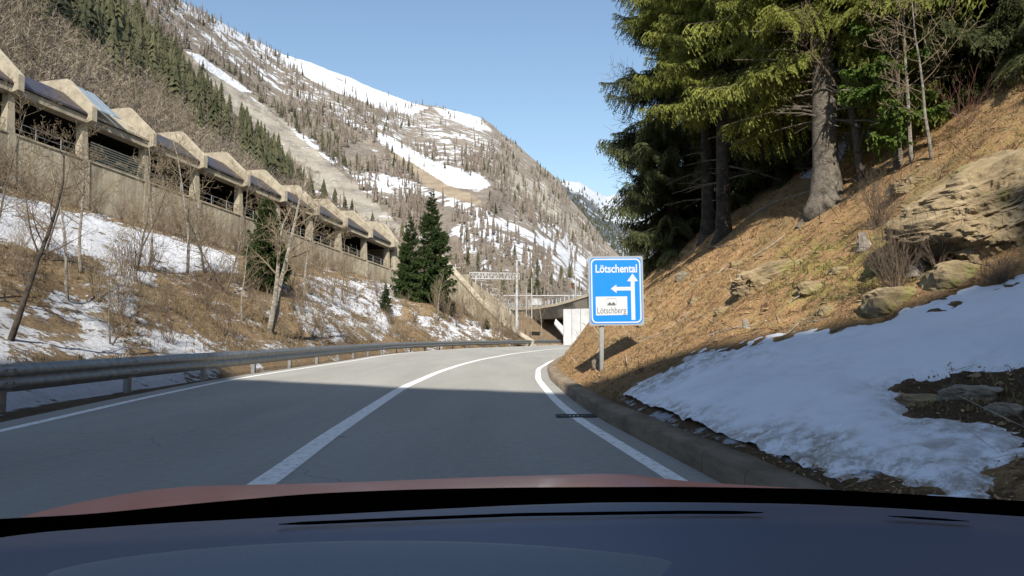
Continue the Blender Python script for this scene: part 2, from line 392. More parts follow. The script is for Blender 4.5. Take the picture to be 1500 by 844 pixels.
# ------------------------------------------------------------------ road tables
xl = tab([(-60, -5.0), (0, -6.0), (5, -6.35), (9.9, -6.75), (15.5, -7.5), (21, -8.05), (25, -8.2), (32, -8.2), (40, -8.2), (47, -8.4), (55, -8.2), (65, -7.0), (81, -3.9), (106, 5.8), (130, 17), (170, 40), (260, 100)])
xc = tab([(-60, -1.0), (0, -2.1), (6.3, -2.10), (9.4, -2.30), (14, -2.50), (18.6, -2.68), (26.4, -2.6), (33, -2.3), (40.4, -1.75), (55, .1), (72.4, 3.4), (90, 8.4), (106, 14), (130, 24), (170, 46), (260, 106)])
xr = tab([(-60, 2.7), (0, 1.9), (6.5, 1.45), (9, 1.22), (11.5, 1.0), (14.6, .86), (18.3, .80), (22, .76), (29, 1.0), (37, 1.85), (45, 2.95), (55, 4.6), (72, 8.0), (90, 13), (106, 19), (130, 30), (170, 53), (260, 113)])
xg = tab([(-60, -7.0), (0, -8.2), (9, -8.45), (12.85, -8.6), (18, -8.75), (27.5, -8.95), (40, -9.1), (46, -9.3), (55, -9.1), (65, -8.0), (81, -4.9), (106, 4.8), (130, 16), (170, 39), (260, 99)])
xk = lambda y: xr(y) + .34
ys = np.concatenate([np.arange(-60, 0, 3.), np.arange(0, 60, .8), np.arange(60, 261, 2.5)])
def ribbon(name, fa, fb, z, mat, nx=2, kind='structure', ysel=ys, za=None):
    V = []; ts = np.linspace(0, 1, nx)
    for y in ysel:
        a = float(fa(y)); b = float(fb(y))
        for t in ts: V.append((a+(b-a)*t, y, z))
    o = mk(name, np.array(V), grid_faces(len(ysel), nx)[:, ::-1], mat); o['kind'] = kind; return o
road = ribbon('road', lambda y: xl(y)-.55, lambda y: xk(y)+.02, 0, M['asphalt'], 8)
hw = lambda w: (lambda f: (lambda y: f(y)-w/2, lambda y: f(y)+w/2))
a_, b_ = hw(.24)(xc); ribbon('centre_line', a_, b_, .004, M['road_paint'])
a_, b_ = hw(.17)(xl); ribbon('left_edge_line', a_, b_, .004, M['road_paint'])
a_, b_ = hw(.17)(xr); ribbon('right_edge_line', a_, b_, .004, M['road_paint'])
# kerb
prof = [(0, 0), (.02, .17), (.045, .20), (.30, .215), (.32, .05)]
V = []; yk = np.concatenate([np.arange(-20, 60, .5), np.arange(60, 200, 2.)])
for y in yk:
    e = float(fbm(y*.8, 3.3, seed=5))*.02; e2 = float(fbm(y*2.5, 9.3, seed=15))*.012
    for a, b in prof: V.append((float(xk(y))+a+(e if a > 0 else 0), y, b+(e2 if b > .1 else 0)))
kf = grid_faces(len(yk), len(prof))[:, ::-1]
o = mk('kerb', np.array(V), kf, M['kerb']); tag(o, 'low brown stained concrete kerb along the right edge of the road', 'kerb')
# drain grate
t = empty('drain_grate', (1.0, 11.7, 0), label='dark iron drain grate set across the right white edge line', cat='drain grate')
mb = MB(); mb.box((0, 0, .012), (.62, .06, .012)); mb.box((0, .34, .012), (.62, .06, .012)); mb.box((-.29, .17, .012), (.05, .28, .012)); mb.box((.29, .17, .012), (.05, .28, .012)); mb.build('frame', M['iron'], t)
mb = MB()
for i in range(9): mb.box((-.24+i*.06, .17, .011), (.03, .28, .008))
mb.build('bars', M['iron'], t)
# ------------------------------------------------------------------ right hill (one heightfield)
s1t = tab([(-40, .25), (0, .22), (6, .27), (10, .42), (14, .58), (20, .72), (28, 1.15), (40, 1.5), (60, 1.4), (90, .9), (140, .7)])
s2t = tab([(-40, .6), (6, .55), (10, .68), (14, .76), (20, .80), (28, .86), (40, .86), (60, .8), (90, .6), (140, .5)])
brk = tab([(-40, 4), (6, 4), (12, 2.8), (20, 2.), (28, 1.3), (60, 1.2), (140, 2)])
def right_z(x, y, detail=True):
    x = np.asarray(x, float); y = np.asarray(y, float)
    w = x - (xk(y)+.3); s1 = s1t(y); s2 = s2t(y); b = brk(y)
    w0 = np.maximum(w, 0)
    z = .12 + s1*np.minimum(w0, b) + s2*np.maximum(w0-b, 0)
    z = np.where(w0 > 90, z-(w0-90)*s2*.4, z)
    f = sstep(0, 2.5, w0)
    z = z + f*(fbm(x*.16, y*.13, seed=21, oct=3)*.5*sstep(0, 9, w0) + fbm(x*.6, y*.5, seed=22, oct=3)*.14)
    if detail: z = z + f*(fbm(x*1.9, y*1.7, seed=23, oct=4)*.12)
    # shelf under the rock outcrop
    return z
ws = np.concatenate([np.linspace(0, 9, 150), 9+np.cumsum(np.geomspace(.07, 6, 130))])
yr = np.concatenate([np.arange(-40, 2, 1.), np.arange(2, 30, .085), 30+np.cumsum(np.geomspace(.1, 5, 150))])
YY, WW = np.meshgrid(yr, ws, indexing='ij'); XX = xk(YY)+.30+WW
ZZ = right_z(XX, YY)
RV = np.stack([XX, YY, ZZ], -1).reshape(-1, 3); RF = grid_faces(len(yr), len(ws))[:, ::-1]
px, py = proj(RV)
snow_poly = [(905, 588), (935, 556), (985, 536), (1020, 513), (1090, 500), (1180, 487), (1280, 470), (1350, 446), (1420, 418), (1500, 392), (1900, 330), (1900, 520), (1560, 524), (1500, 530), (1400, 532), (1335, 548), (1305, 575), (1330, 606), (1390, 626), (1470, 640), (1492, 652), (1440, 672), (1412, 722), (1370, 712), (1290, 694), (1190, 676), (1100, 655), (1010, 632), (950, 607)]
sd = sdf(snow_poly, px, py) * (RV[:, 1]/1100.)      # metres across the view
mask = np.zeros((len(RV), 4))
ice = sdf([(905, 585), (925, 602), (1010, 640), (1100, 664), (1200, 690), (1300, 712), (1300, 690), (1150, 655), (1020, 620), (930, 585)], px, py)
mask[:, 0] = sstep(-14, 8, ice)*.47
# snow far up between the trees
up1 = sdf([(1225, 232), (1250, 200), (1310, 180), (1350, 150), (1440, 80), (1480, 0), (1800, -400), (1400, -350), (1330, 0), (1280, 80), (1225, 150)], px, py)
up2 = sdf([(1168, 262), (1175, 245), (1215, 235), (1215, 262)], px, py)
mask[:, 0] = np.maximum(mask[:, 0], np.maximum(sstep(-14, 6, up1)*1.5, sstep(-2, 4, up2)*1.1))
hole = sdf([(1305, 575), (1335, 548), (1400, 532), (1500, 530), (1700, 525), (1900, 700), (1600, 700), (1470, 640), (1390, 626), (1330, 606)], px, py)
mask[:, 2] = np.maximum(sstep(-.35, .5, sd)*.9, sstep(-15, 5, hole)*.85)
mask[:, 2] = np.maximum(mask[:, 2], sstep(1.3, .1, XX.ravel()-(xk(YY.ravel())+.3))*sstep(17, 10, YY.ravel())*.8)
mask[:, 1] = sstep(-30, 25, sdf([(1120, 400), (1160, 350), (1260, 350), (1340, 290), (1500, 200), (1500, 330), (1300, 440), (1150, 440)], px, py))*.9 + .30
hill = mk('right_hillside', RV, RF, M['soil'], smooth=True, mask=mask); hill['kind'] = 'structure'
R_bvh = bvh_of(RV, RF)
# snow sheet lying on the right bank
sel_y = yr[(yr > 3) & (yr < 17)]; sel_w = np.linspace(0.25, 9, 240)
Y2, W2 = np.meshgrid(sel_y, sel_w, indexing='ij'); X2 = xk(Y2)+.3+W2; B2 = right_z(X2, Y2)
pts = np.stack([X2, Y2, B2], -1).reshape(-1, 3); qx, qy = proj(pts)
sd2 = sdf([(a_, b_+(7 if b_ > 480 else 9)) for a_, b_ in snow_poly], qx, qy)*(pts[:, 1]/1100.)
sd2 = sd2 + fbm(pts[:, 0]*2.3, pts[:, 1]*2.3, seed=31, oct=4)*.18 + fbm(pts[:, 0]*9, pts[:, 1]*9, seed=33, oct=3)*.10*sstep(4.5, 1.0, W2.ravel())+ fbm(pts[:, 0]*9, pts[:, 1]*9, seed=33, oct=3)*.03
base_s = right_z(X2, Y2, False).ravel()
th = np.where(sd2 > 0, .008+.16*(1-np.exp(-sd2/.75)), np.maximum(sd2*.22, -.2))
zs = np.where(sd2 > 0, (base_s+(B2.ravel()-base_s)*np.exp(-np.maximum(sd2, 0)/.25)+.03*(1-np.exp(-np.maximum(sd2, 0)/.25)))+th, B2.ravel()+th+.004)
zs = zs + np.where(sd2 > .05, fbm(pts[:, 0]*3.0, pts[:, 1]*3.0, seed=35, oct=3)*.016 + fbm(pts[:, 0]*.9, pts[:, 1]*.9, seed=36, oct=2)*.05, 0)
pts[:, 2] = zs
mk2 = np.zeros((len(pts), 4))
low = sstep(.40, .03, sd2)*sstep(2.6, .8, W2.ravel())
mk2[:, 1] = np.clip(low*.9 + sstep(.05, .0, sd2)*.15 + sstep(.0, .5, vnoise(pts[:, 0]*1.1, pts[:, 1]*2.6, seed=91))*.12, 0, 1)
o = mk('snow_patch', pts, grid_faces(len(sel_y), len(sel_w))[:, ::-1], M['snow'], smooth=True, mask=mk2); o['kind'] = 'structure'
def hitR(px, py):
    for i in range(40):
        h = R_bvh.ray_cast(Vector((0, 0, CH)), ray(px, py+i*5))
        if h[0] is not None and h[0].y < 120: return h[0]
    return None
# ------------------------------------------------------------------ gallery axis
G0 = np.array([-39.5, 58., 0]); U = np.array([math.sin(math.radians(20)), math.cos(math.radians(20)), 0]); NN = np.array([U[1], -U[0], 0]); ZU = np.array([0, 0, 1.])
def wz(t): return 17.3 - .0925*t
BAY = 6.7
def G(t, n=0, z=0): return G0 + U*t + NN*n + ZU*(wz(t)+z)
# left bank
ctl = [(-25, G(-75, 2.2, -4.6)), (0, G(-42, 2.2, -4.6)), (8, G(-18, 2.2, -4.6)), (15, G(0, .3, -4.4)), (26, G(16, .3, -4.2)), (38, G(32, .3, -3.6)), (50, G(47, .3, -3.0)), (60, G(62, .3, -2.6)),
       (66, np.array(P(648, 425, 117))), (74, np.array(P(700, 468, 110))), (84, np.array(P(745, 492, 103))), (97, np.array(P(772, 501.5, 99)))]
cy = [c[0] for c in ctl]; co = np.array([c[1] for c in ctl])
ya = np.concatenate([np.arange(-25, 5, 1.), np.arange(5, 70, .16), np.arange(70, 97, .4)])
nb = 230; bb = np.linspace(0, 1, nb)**1.15
LV = np.zeros((len(ya), nb, 3))
for i, y in enumerate(ya):
    I = np.array([float(xl(y))-.5, y, -.004]); V0 = np.array([float(xg(y))-.55, y, -.06])
    O = np.array([np.interp(y, cy, co[:, k]) for k in range(3)])
    bv = .055
    for_flat = np.clip(bb/bv, 0, 1)[:, None]
    tt = np.clip((bb-bv)/(1-bv), 0, 1)[:, None]
    LV[i] = I*(1-for_flat) + V0*for_flat + (O-V0)*tt
    h = O[2]
    LV[i, :, 2] += (np.sin(tt[:, 0]*PI)*.07*h)
X3, Y3, Z3 = LV[..., 0], LV[..., 1], LV[..., 2]
fl = sstep(.06, .2, bb)[None, :]
Z3 += fl*(fbm(X3*.12, Y3*.12, seed=41, oct=3)*.7 + fbm(X3*.5, Y3*.45, seed=42, oct=4)*.38 + fbm(X3*2.1, Y3*2, seed=44, oct=3)*.10)
Z3 += (sstep(.03, .07, bb)*(1-fl[0]))[None, :]*fbm(X3*1.3, Y3*1.3, seed=46, oct=3)*.07
LVf = LV.reshape(-1, 3); LF = grid_faces(len(ya), nb)
px, py = proj(LVf)
sm = np.full(len(LVf), .30)
def addp(poly, s, soft=14):
    global sm; sm = np.maximum(sm, s*sstep(-soft, soft*.6, sdf(poly, px, py)))
addp([(-300, 240), (0, 285), (70, 300), (160, 325), (250, 350), (350, 378), (345, 405), (270, 400), (230, 392), (150, 380), (90, 372), (40, 360), (-300, 330)], .80)
addp([(-100, 410), (0, 415), (40, 445), (100, 420), (150, 450), (180, 500), (190, 528), (0, 530), (-100, 530)], .62)
addp([(150, 385), (230, 400), (230, 420), (160, 410)], .7)
addp([(440, 405), (600, 412), (590, 450), (560, 500), (450, 500), (430, 450)], .58)
addp([(600, 455), (700, 470), (760, 500), (640, 505)], .54)
addp([(150, 440), (230, 470), (330, 520), (240, 525)], .60)
brown = sdf([(230, 400), (340, 400), (420, 420), (400, 505), (330, 510), (260, 470)], px, py)
sm = np.where(brown > 0, np.minimum(sm, .30), sm)
Bb = np.repeat(bb[None, :], len(ya), 0).ravel()
vs = sstep(.035, .05, Bb)*sstep(.12, .07, Bb)*sstep(30, 20, LVf[:, 1])
sm = np.maximum(sm, vs*.72)
sm = np.where(Bb < .034, 0, sm)
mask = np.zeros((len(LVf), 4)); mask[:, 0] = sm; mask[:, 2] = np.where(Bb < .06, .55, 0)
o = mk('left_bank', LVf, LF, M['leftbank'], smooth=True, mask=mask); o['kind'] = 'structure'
L_bvh = bvh_of(LVf, LF)
def hitL(px, py):
    h = L_bvh.ray_cast(Vector((0, 0, CH)), ray(px, py)); return h[0]
def onL(x, y):
    h = L_bvh.ray_cast(Vector((x, y, 100)), Vector((0, 0, -1))); return h[0]
def onR(x, y):
    return Vector((x, y, float(right_z(x, y))))
# ------------------------------------------------------------------ mountains
def slope_mesh(name, ridge, foot, mat, nu, nv, masks, amp, seed, over=.0):
    """ridge/foot: lists of (px,py,depth). grid even as seen, shaped in world space"""
    rp = np.array(ridge, float); fp = np.array(foot, float)
    us = np.linspace(rp[0, 0], rp[-1, 0], nu)
    Vv = np.zeros((nu, nv, 3)); ff = np.linspace(0, 1, nv)
    for i, u in enumerate(us):
        ry = np.interp(u, rp[:, 0], rp[:, 1]); rd = np.interp(u, rp[:, 0], rp[:, 2])
        fy = np.interp(u, fp[:, 0], fp[:, 1]); fd = np.interp(u, fp[:, 0], fp[:, 2])
        A = np.array(P(u, fy, fd)); B = np.array(P(u, ry, rd))
        e0 = (A[2]-CH)/A[1]; e1 = (B[2]-CH)/B[1]; e = e0+(e1-e0)*ff
        t = (e*A[1]-(A[2]-CH))/((B[2]-A[2]) - e*(B[1]-A[1]))
        Vv[i] = A+(B-A)*t[:, None]
    X, Y, Z = Vv[..., 0], Vv[..., 1], Vv[..., 2]
    sc = 1/np.maximum(Y, 50.)
    uu = np.linspace(0, 1, nu)[:, None]*np.ones((1, nv)); vv = np.ones((nu, 1))*ff[None, :]
    L = Y.mean()
    g = fbm(X/L*9+vv*1.2, Z/L*6, Y/L*4, seed=seed, oct=5)
    rd_ = 1-np.abs(fbm(uu*26+vv*7, vv*4, seed=seed+7, oct=4))*2
    edge = (1-sstep(.86, 1.0, vv)*.75)*sstep(0, .05, vv)
    d = (g*1.0 + rd_*.15)*amp*Y*edge + fbm(uu*160, vv*60, seed=seed+3, oct=3)*Y*.0016
    Vv[..., 2] += d*.22; Vv[..., 1] -= d*1.1
    # back skirt so that the ridge has a far side
    back = Vv[:, -1:, :].copy(); back[..., 1] *= 1.25; back[..., 0] *= 1.25; back[..., 2] = back[..., 2]*.75
    Va = np.concatenate([Vv, back], 1)
    Vf = Va.reshape(-1, 3); q, r = proj(Vf)
    mk_ = np.zeros((len(Vf), 4)); masks(q, r, mk_, Vf)
    o = mk(name, Vf, grid_faces(nu, nv+1)[:, ::-1], mat, smooth=True, mask=mk_); o['kind'] = 'structure'
    return Vv
def pm(m, ch, polys):
    for poly, s, soft in polys:
        m[:, ch] = np.maximum(m[:, ch], s*sstep(-soft, soft*.7, sdf(poly, *pm.q)))
def maskA(q, r, m, V):
    wob = fbm(q*.03, r*.03, seed=91, oct=4)*9
    pm.q = (q+wob, r+wob*.6)
    m[:, 0] = .21
    pm(m, 0, [([(150, -120), (262, -40), (300, 18), (350, 46), (410, 76), (430, 105), (470, 130), (520, 160), (600, 175), (600, 200), (540, 195), (480, 175), (420, 140), (360, 110), (320, 85), (280, 60), (230, 30), (205, 5), (100, -100)], .42, 9),
              ([(262, -4), (300, 16), (350, 44), (400, 72), (460, 90), (530, 120), (605, 150), (630, 160), (600, 168), (560, 160), (510, 142), (460, 120), (420, 96), (350, 60), (300, 34), (255, 10)], .85, 5),
              ([(640, 160), (660, 156), (700, 170), (722, 192), (690, 187), (650, 174)], .72, 6),
              ([(520, 160), (650, 165), (735, 205), (740, 240), (640, 245), (560, 205)], .40, 12),
              ([(548, 193), (572, 200), (640, 238), (705, 256), (722, 272), (700, 279), (655, 275), (600, 240), (560, 212)], .80, 5),
              ([(500, 248), (560, 255), (600, 265), (660, 285), (660, 300), (580, 286), (520, 270)], .62, 9),
              ([(652, 283), (700, 300), (760, 330), (862, 378), (862, 392), (760, 352), (700, 322), (655, 300)], .68, 8),
              ([(690, 320), (760, 345), (850, 385), (860, 425), (780, 400), (700, 350)], .62, 12),
              ([(660, 330), (700, 345), (720, 400), (680, 380)], .5, 12),
              ([(780, 308), (800, 315), (835, 345), (870, 380), (820, 360), (795, 340)], .6, 7),
              ([(268, 72), (290, 80), (325, 104), (362, 132), (350, 134), (300, 100)], .9, 4),
              ([(380, 150), (480, 220), (560, 275), (540, 275), (440, 210)], .5, 6)])
    pm(m, 1, [([(285, 92), (310, 98), (360, 138), (420, 182), (470, 228), (540, 288), (620, 365), (560, 345), (480, 285), (430, 245), (380, 205), (325, 150)], .95, 8),
              ([(740, 240), (800, 270), (860, 340), (900, 380), (840, 350), (780, 300), (730, 270)], .6, 12),
              ([(650, 210), (740, 215), (800, 270), (760, 290), (680, 255)], .42, 15)])
    pm(m, 2, [([(556, 206), (600, 238), (655, 268), (700, 290), (690, 298), (640, 282), (590, 248)], .8, 8), ([(600, 230), (650, 262), (640, 275), (595, 240)], .9, 5),
              ([(700, 300), (860, 390), (860, 430), (740, 400)], .36, 12)])
    m[:, 1] = np.where(m[:, 1] > .7, m[:, 1], m[:, 1]); m[:, 0] = np.where((m[:, 1] > .6) & (m[:, 0] < .5), .16, m[:, 0])
    m[:, 0] = np.where((m[:, 2] > .6) & (m[:, 0] < .8), .1, m[:, 0])
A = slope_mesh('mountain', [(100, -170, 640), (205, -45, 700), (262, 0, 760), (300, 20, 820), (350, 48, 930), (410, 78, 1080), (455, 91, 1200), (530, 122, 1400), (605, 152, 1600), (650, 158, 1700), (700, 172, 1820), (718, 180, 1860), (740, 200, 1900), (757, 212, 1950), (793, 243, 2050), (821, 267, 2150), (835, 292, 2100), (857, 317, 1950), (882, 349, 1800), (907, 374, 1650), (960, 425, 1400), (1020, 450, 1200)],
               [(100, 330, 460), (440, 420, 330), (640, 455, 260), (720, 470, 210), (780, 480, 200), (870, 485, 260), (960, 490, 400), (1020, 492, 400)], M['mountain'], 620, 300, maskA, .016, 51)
def maskM2(q, r, m, V):
    wob = fbm(q*.05, r*.05, seed=95, oct=4)*7
    pm.q = (q+wob, r+wob)
    m[:, 0] = .33; m[:, 3] = .75
    line = np.interp(q, [800, 850, 880, 900, 960, 1020], [262, 283, 310, 325, 345, 360])
    m[:, 0] = np.maximum(m[:, 0], sstep(8, -8, r+wob-line)*1.0); m[:, 3] *= sstep(-10, 8, r-line)
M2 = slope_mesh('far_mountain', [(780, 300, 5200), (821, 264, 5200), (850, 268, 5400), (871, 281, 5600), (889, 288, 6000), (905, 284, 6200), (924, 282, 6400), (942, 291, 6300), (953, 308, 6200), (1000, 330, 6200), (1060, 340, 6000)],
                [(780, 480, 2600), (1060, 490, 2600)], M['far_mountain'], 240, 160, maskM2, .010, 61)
def maskB(q, r, m, V):
    wob = fbm(q*.02, r*.02, seed=97, oct=4)*14
    pm.q = (q+wob, r+wob)
    m[:, 0] = .10
    pm(m, 3, [([(150, -60), (200, 20), (300, 120), (400, 210), (435, 270), (400, 290), (330, 240), (220, 140), (170, 100), (60, 60), (0, 40), (-400, -200), (0, -400)], .7, 20)])
    pm(m, 1, [([(210, 50), (260, 95), (300, 150), (280, 150), (230, 100)], .6, 8), ([(150, 0), (165, 30), (150, 60), (140, 20)], .6, 8)])
Bs = slope_mesh('wooded_slope', [(-500, -1150, 260), (-150, -560, 290), (0, -330, 320), (110, -110, 350), (190, 2, 380), (210, 30, 385), (270, 98, 400), (300, 130, 410), (345, 168, 425), (395, 208, 430), (430, 265, 400), (475, 322, 360), (540, 365, 300), (600, 392, 250), (660, 415, 215), (720, 440, 190)],
                [(-500, 170, 50), (0, 170, 78), (130, 225, 85), (300, 292, 104), (420, 340, 116), (577, 390, 138), (640, 425, 150), (720, 465, 150)], M['near_slope'], 420, 300, maskB, .012, 71)
# ground sheet to the horizon, lying under everything
V = np.array([(x, y, -.5) for x in (-8000, -200, 200, 8000) for y in (-3000, -200, 400, 9000)])
o = mk('ground', V, grid_faces(4, 4)[:, ::-1], M['gravel']); o['kind'] = 'structure'
# valley floor between road and mountain foot
V = []
for x in np.linspace(-60, 140, 60):
    for y in np.linspace(97, 420, 60):
        V.append((x, y, -.42+max(0, (y-150))*.012+float(fbm(x*.05, y*.05, seed=3))*.25))
mm = np.zeros((len(V), 4)); mm[:, 0] = .33
o = mk('valley_floor', np.array(V), grid_faces(60, 60)[:, ::-1], M['leftbank'], mask=mm); o['kind'] = 'structure'
# unseen ridge behind the camera, shaped to throw the shade line over the near road
EL = math.radians(34); SUN_AZ = 0.0     # sun straight behind the camera
sund = Vector((math.sin(SUN_AZ), -math.cos(EL), math.sin(EL))).normalized()
def to_ridge(p, Y=-40.): k = (p.y-Y)/(-sund.y); return p+sund*k
edge = []
for q, r, w in [(1500, 396, 'R'), (1430, 414, 'R'), (1350, 442, 'R'), (1280, 466, 'R'), (1180, 484, 'R'), (1090, 499, 'R'), (1025, 509, 'R'), (965, 527, 'R'), (900, 553, 'R'), (850, 566, 'R')]:
    h = hitR(q, r)
    if h: h = h+Vector((0, 0, .22)); e = to_ridge(h); edge.append((e.x, e.z))
for q, r in [(818, 576), (790, 574), (600, 567), (350, 555), (338, 545)]:
    rr = ray(q, r); k = -CH/rr.z; e = to_ridge(Vector((0, 0, CH))+rr*k); edge.append((e.x, e.z))
for q, r in [(200, 528), (120, 528), (0, 530)]:
    h = hitL(q, r)
    if h: e = to_ridge(h); edge.append((e.x, e.z))
edge.sort(); print('EDGE', [(round(a, 1), round(b, 1)) for a, b in edge])
ex = [e[0] for e in edge]; ez = [e[1] for e in edge]
xs_ = np.concatenate([np.arange(-160, -16, 4.), np.arange(-16, 12, .12), np.arange(12, 40, 1.), np.arange(40, 130, 4.)])
def ridge_z(x):
    z = np.interp(x, ex, ez); z = z - np.maximum(0, x-ex[-1]-1.2)*1.0 - np.maximum(0, ex[0]-1-x)*.9
    z = z + np.where((x > ex[-1]+.1) & (x < ex[-1]+1.6), 1.6, 0)  # bump added to shade the bank below the outcrop
    return np.maximum(z, 4) + fbm(x*1.3, x*0, seed=77, oct=3)*.14
V = []; yv = [-62, -50, -42, -40, -38, -33, -26]; fz = [0, .55, .93, 1, .9, .5, -.02]
for x in xs_:
    z = float(ridge_z(x))
    for y, f in zip(yv, fz): V.append((x, y, z*f-.1))
mm = np.zeros((len(V), 4)); mm[:, 3] = .6
o = mk('shade_ridge', np.array(V), grid_faces(len(xs_), len(yv))[:, ::-1], M['near_slope'], mask=mm); o['kind'] = 'structure'
# ------------------------------------------------------------------ guardrail
t = empty('guardrail', (float(xg(18)), 18, 0), label='long galvanised steel crash barrier on short posts along the left road edge', cat='guardrail')
off = Vector(t.location)
wprof = [(a_, .33+(b_-.40)*1.38) for a_, b_ in [(0, .40), (.0, .425), (.055, .455), (.065, .50), (.055, .535), (0, .555), (0, .585), (.055, .61), (.065, .65), (.055, .69), (0, .715), (0, .74), (-.02, .745)]]
yg = np.concatenate([np.arange(-10, 60, .5), np.arange(60, 112, 1.)])
V = []
for y in yg:
    for a, b in wprof: V.append((float(xg(y))+a-off.x, y-off.y, b-.03))
rail = o = mk('rail', np.array(V), grid_faces(len(yg), len(wprof))[:, ::-1], M['steel'], t, smooth=True)
o.modifiers.new('s', 'SOLIDIFY').thickness = .006
y = 12.85 - 4.5*5; k = 0
while y < 110:
    g = float(xg(y)); mb = MB()
    mb.box((g-.10-off.x, y-off.y, .20), (.12, .15, .98)); mb.box((g-.09-off.x, y-off.y, .58), (.15, .11, .22))
    mb.build('post', M['steel'], t)
    mb = MB(); sl = (float(xg(y+.2))-float(xg(y-.2)))/.4
    for (a0, b0), (a1, b1) in zip(wprof[:-2], wprof[1:-1]):
        p0 = [(g+a0+.007-off.x+sl*d, y-off.y+d, b0-.03) for d in (-.16, .16)]; p1 = [(g+a1+.007-off.x+sl*d, y-off.y+d, b1-.03) for d in (-.16, .16)]
        mb.add([p0[0], p0[1], p1[1], p1[0]], [(0, 1, 2, 3)])
    for dz in (.46, .68):
        for dy in (-.1, .1): mb.box((g+.075-off.x+sl*dy, y-off.y+dy, dz), (.02, .025, .025))
    mb.build('lap_joint', M['steel'], rail)
    y += 4.5
# ------------------------------------------------------------------ direction sign
sd_ = 17.0; c0 = P(902.5, 426, sd_); sw, sh = 1.255, 1.575
base = hitR(880, 543); base = Vector((P(880, 543, sd_).x, sd_, float(right_z(P(880, 543, sd_).x, sd_))))
t = empty('direction_sign', base, label='blue road sign with white arrows reading Lötschental, on a grey pole', cat='road sign')
def loc(v): return Vector(v)-base
rz = math.radians(3); Rz = Matrix.Rotation(rz, 3, 'Z') @ Matrix.Rotation(math.radians(-.7), 3, 'Y')
def spt(a, b, d=0): return tuple(Vector(c0) + Rz @ Vector((a, -d, b)) - base)
def rr_poly(w, h, r, n=6):
    pts = []
    for cx_, cy_, a0 in ((w/2-r, h/2-r, 0), (-w/2+r, h/2-r, 90), (-w/2+r, -h/2+r, 180), (w/2-r, -h/2+r, 270)):
        for i in range(n+1):
            a = math.radians(a0+90*i/n); pts.append((cx_+r*math.cos(a), cy_+r*math.sin(a)))
    return pts
def plate(name, poly, d0, d1, mat, par=None):
    n = len(poly); V = [spt(a, b, d) for d in (d0, d1) for a, b in poly]
    Fc = [tuple(range(n)), tuple(range(n, 2*n))[::-1]] + [(i, n+i, n+(i+1) % n, (i+1) % n) for i in range(n)]
    return mk(name, np.array(V), Fc, mat, par or t)
plate('panel', rr_poly(sw, sh, .04), -.02, 0, M['sign_back'])
plate('border', rr_poly(sw-.075, sh-.075, .10), .003, .005, M['sign_blue'])
plate('rim_line', rr_poly(sw-.115, sh-.115, .11), .005, .008, M['sign_white'])
blue = plate('blue_field', rr_poly(sw-.175, sh-.175, .09), .008, .011, M['sign_blue'])
def s2(px_, py_):   # photo pixel of the panel -> panel coordinates
    return ((px_-902.5)/1100*sd_, (426-py_)/1100*sd_)
W_ = .019
def arrow(name, pts):
    plate(name, [s2(*p) for p in pts], .011, .014, M['sign_white'], blue)
arrow('straight_arrow', [(924.2, 469), (930, 469), (930, 412.5), (935, 412), (927.2, 401), (919, 412), (924.2, 412.5)])
arrow('left_arrow', [(924.1, 420.5), (903, 420.5), (903, 417), (894.5, 423), (903, 429.5), (903, 425.8), (924.1, 425.8)])
wpl = plate('white_plate', [s2(872, 434.5), s2(918.5, 434.5), s2(918.5, 461.5), s2(872, 462)][::-1], .011, .014, M['sign_white'])
def text(name, s, x0, x1, ybase, h, mat, d, bold=0, par=None):
    cu = bpy.data.curves.new(name, 'FONT'); cu.body = s; cu.size = 1; cu.offset = bold; cu.extrude = 0.001
    ob = bpy.data.objects.new('tmp_text', cu); C.objects.link(ob); bpy.context.view_layer.update()
    me = bpy.data.meshes.new_from_object(ob.evaluated_get(bpy.context.evaluated_depsgraph_get()))
    bpy.data.objects.remove(ob); bpy.data.curves.remove(cu)
    co_ = np.array([v.co[:] for v in me.vertices]); mx = co_[:, 0].max(); mn = co_[:, 0].min()
    X0, Yb = s2(x0, ybase); X1, _ = s2(x1, ybase); Hh = h/1100*sd_
    cap = .73
    for v in me.vertices:
        a = X0+(v.co.x-mn)/(mx-mn)*(X1-X0); b = Yb+v.co.y/cap*Hh
        v.co = spt(a, b, d+(.001 if v.co.z > 0 else 0))
    me.name = name; me.materials.clear(); me.materials.append(mat); return link(name, me, None, par or t)
text('lettering', 'Lötschental', 872.5, 934, 399, 12.0, M['sign_white'], .0125, .022, blue)
text('lettering', 'Lötschberg', 874, 916.5, 459.2, 9.6, M['sign_grey'], .0155, .0, wpl)
# car-on-train pictogram
fr = [(888.5, 437.5), (902, 437.5), (902, 447.5), (888.5, 447.5)]
mb = MB()
for i in range(4):
    a = s2(*fr[i]); b = s2(*fr[(i+1) % 4]); mb.bar(spt(*a, .0155), spt(*b, .0155), .004, .006)
mb.bar(spt(*s2(889.5, 446.2), .0155), spt(*s2(901, 446.2), .0155), .003, .02)
for cxp in (892.5, 898):
    mb.add([spt(*s2(cxp-2.3, 445.6), .0158), spt(*s2(cxp+2.3, 445.6), .0158), spt(*s2(cxp+2.0, 444.3), .0158), spt(*s2(cxp+.9, 443), .0158), spt(*s2(cxp-.9, 443), .0158), spt(*s2(cxp-2.0, 444.3), .0158)], [(0, 1, 2, 3, 4, 5)])
mb.build('pictogram', M['sign_grey'], wpl)
mb = MB(); pb = P(881, 426, sd_+.06)
mb.tube([loc((pb.x-.01, sd_+.07, base.z-.3)), loc((pb.x, sd_+.07, 1.5)), loc((pb.x, sd_+.07, 3.0))], .052, 14); mb.build('pole', M['pole'], t, True)
for zb in (.55, -.55):
    mb = MB(); mb.bar(spt(-.5, zb, -.04), spt(.5, zb, -.04), .03, .06); mb.build('bracket', M['steel'], t)
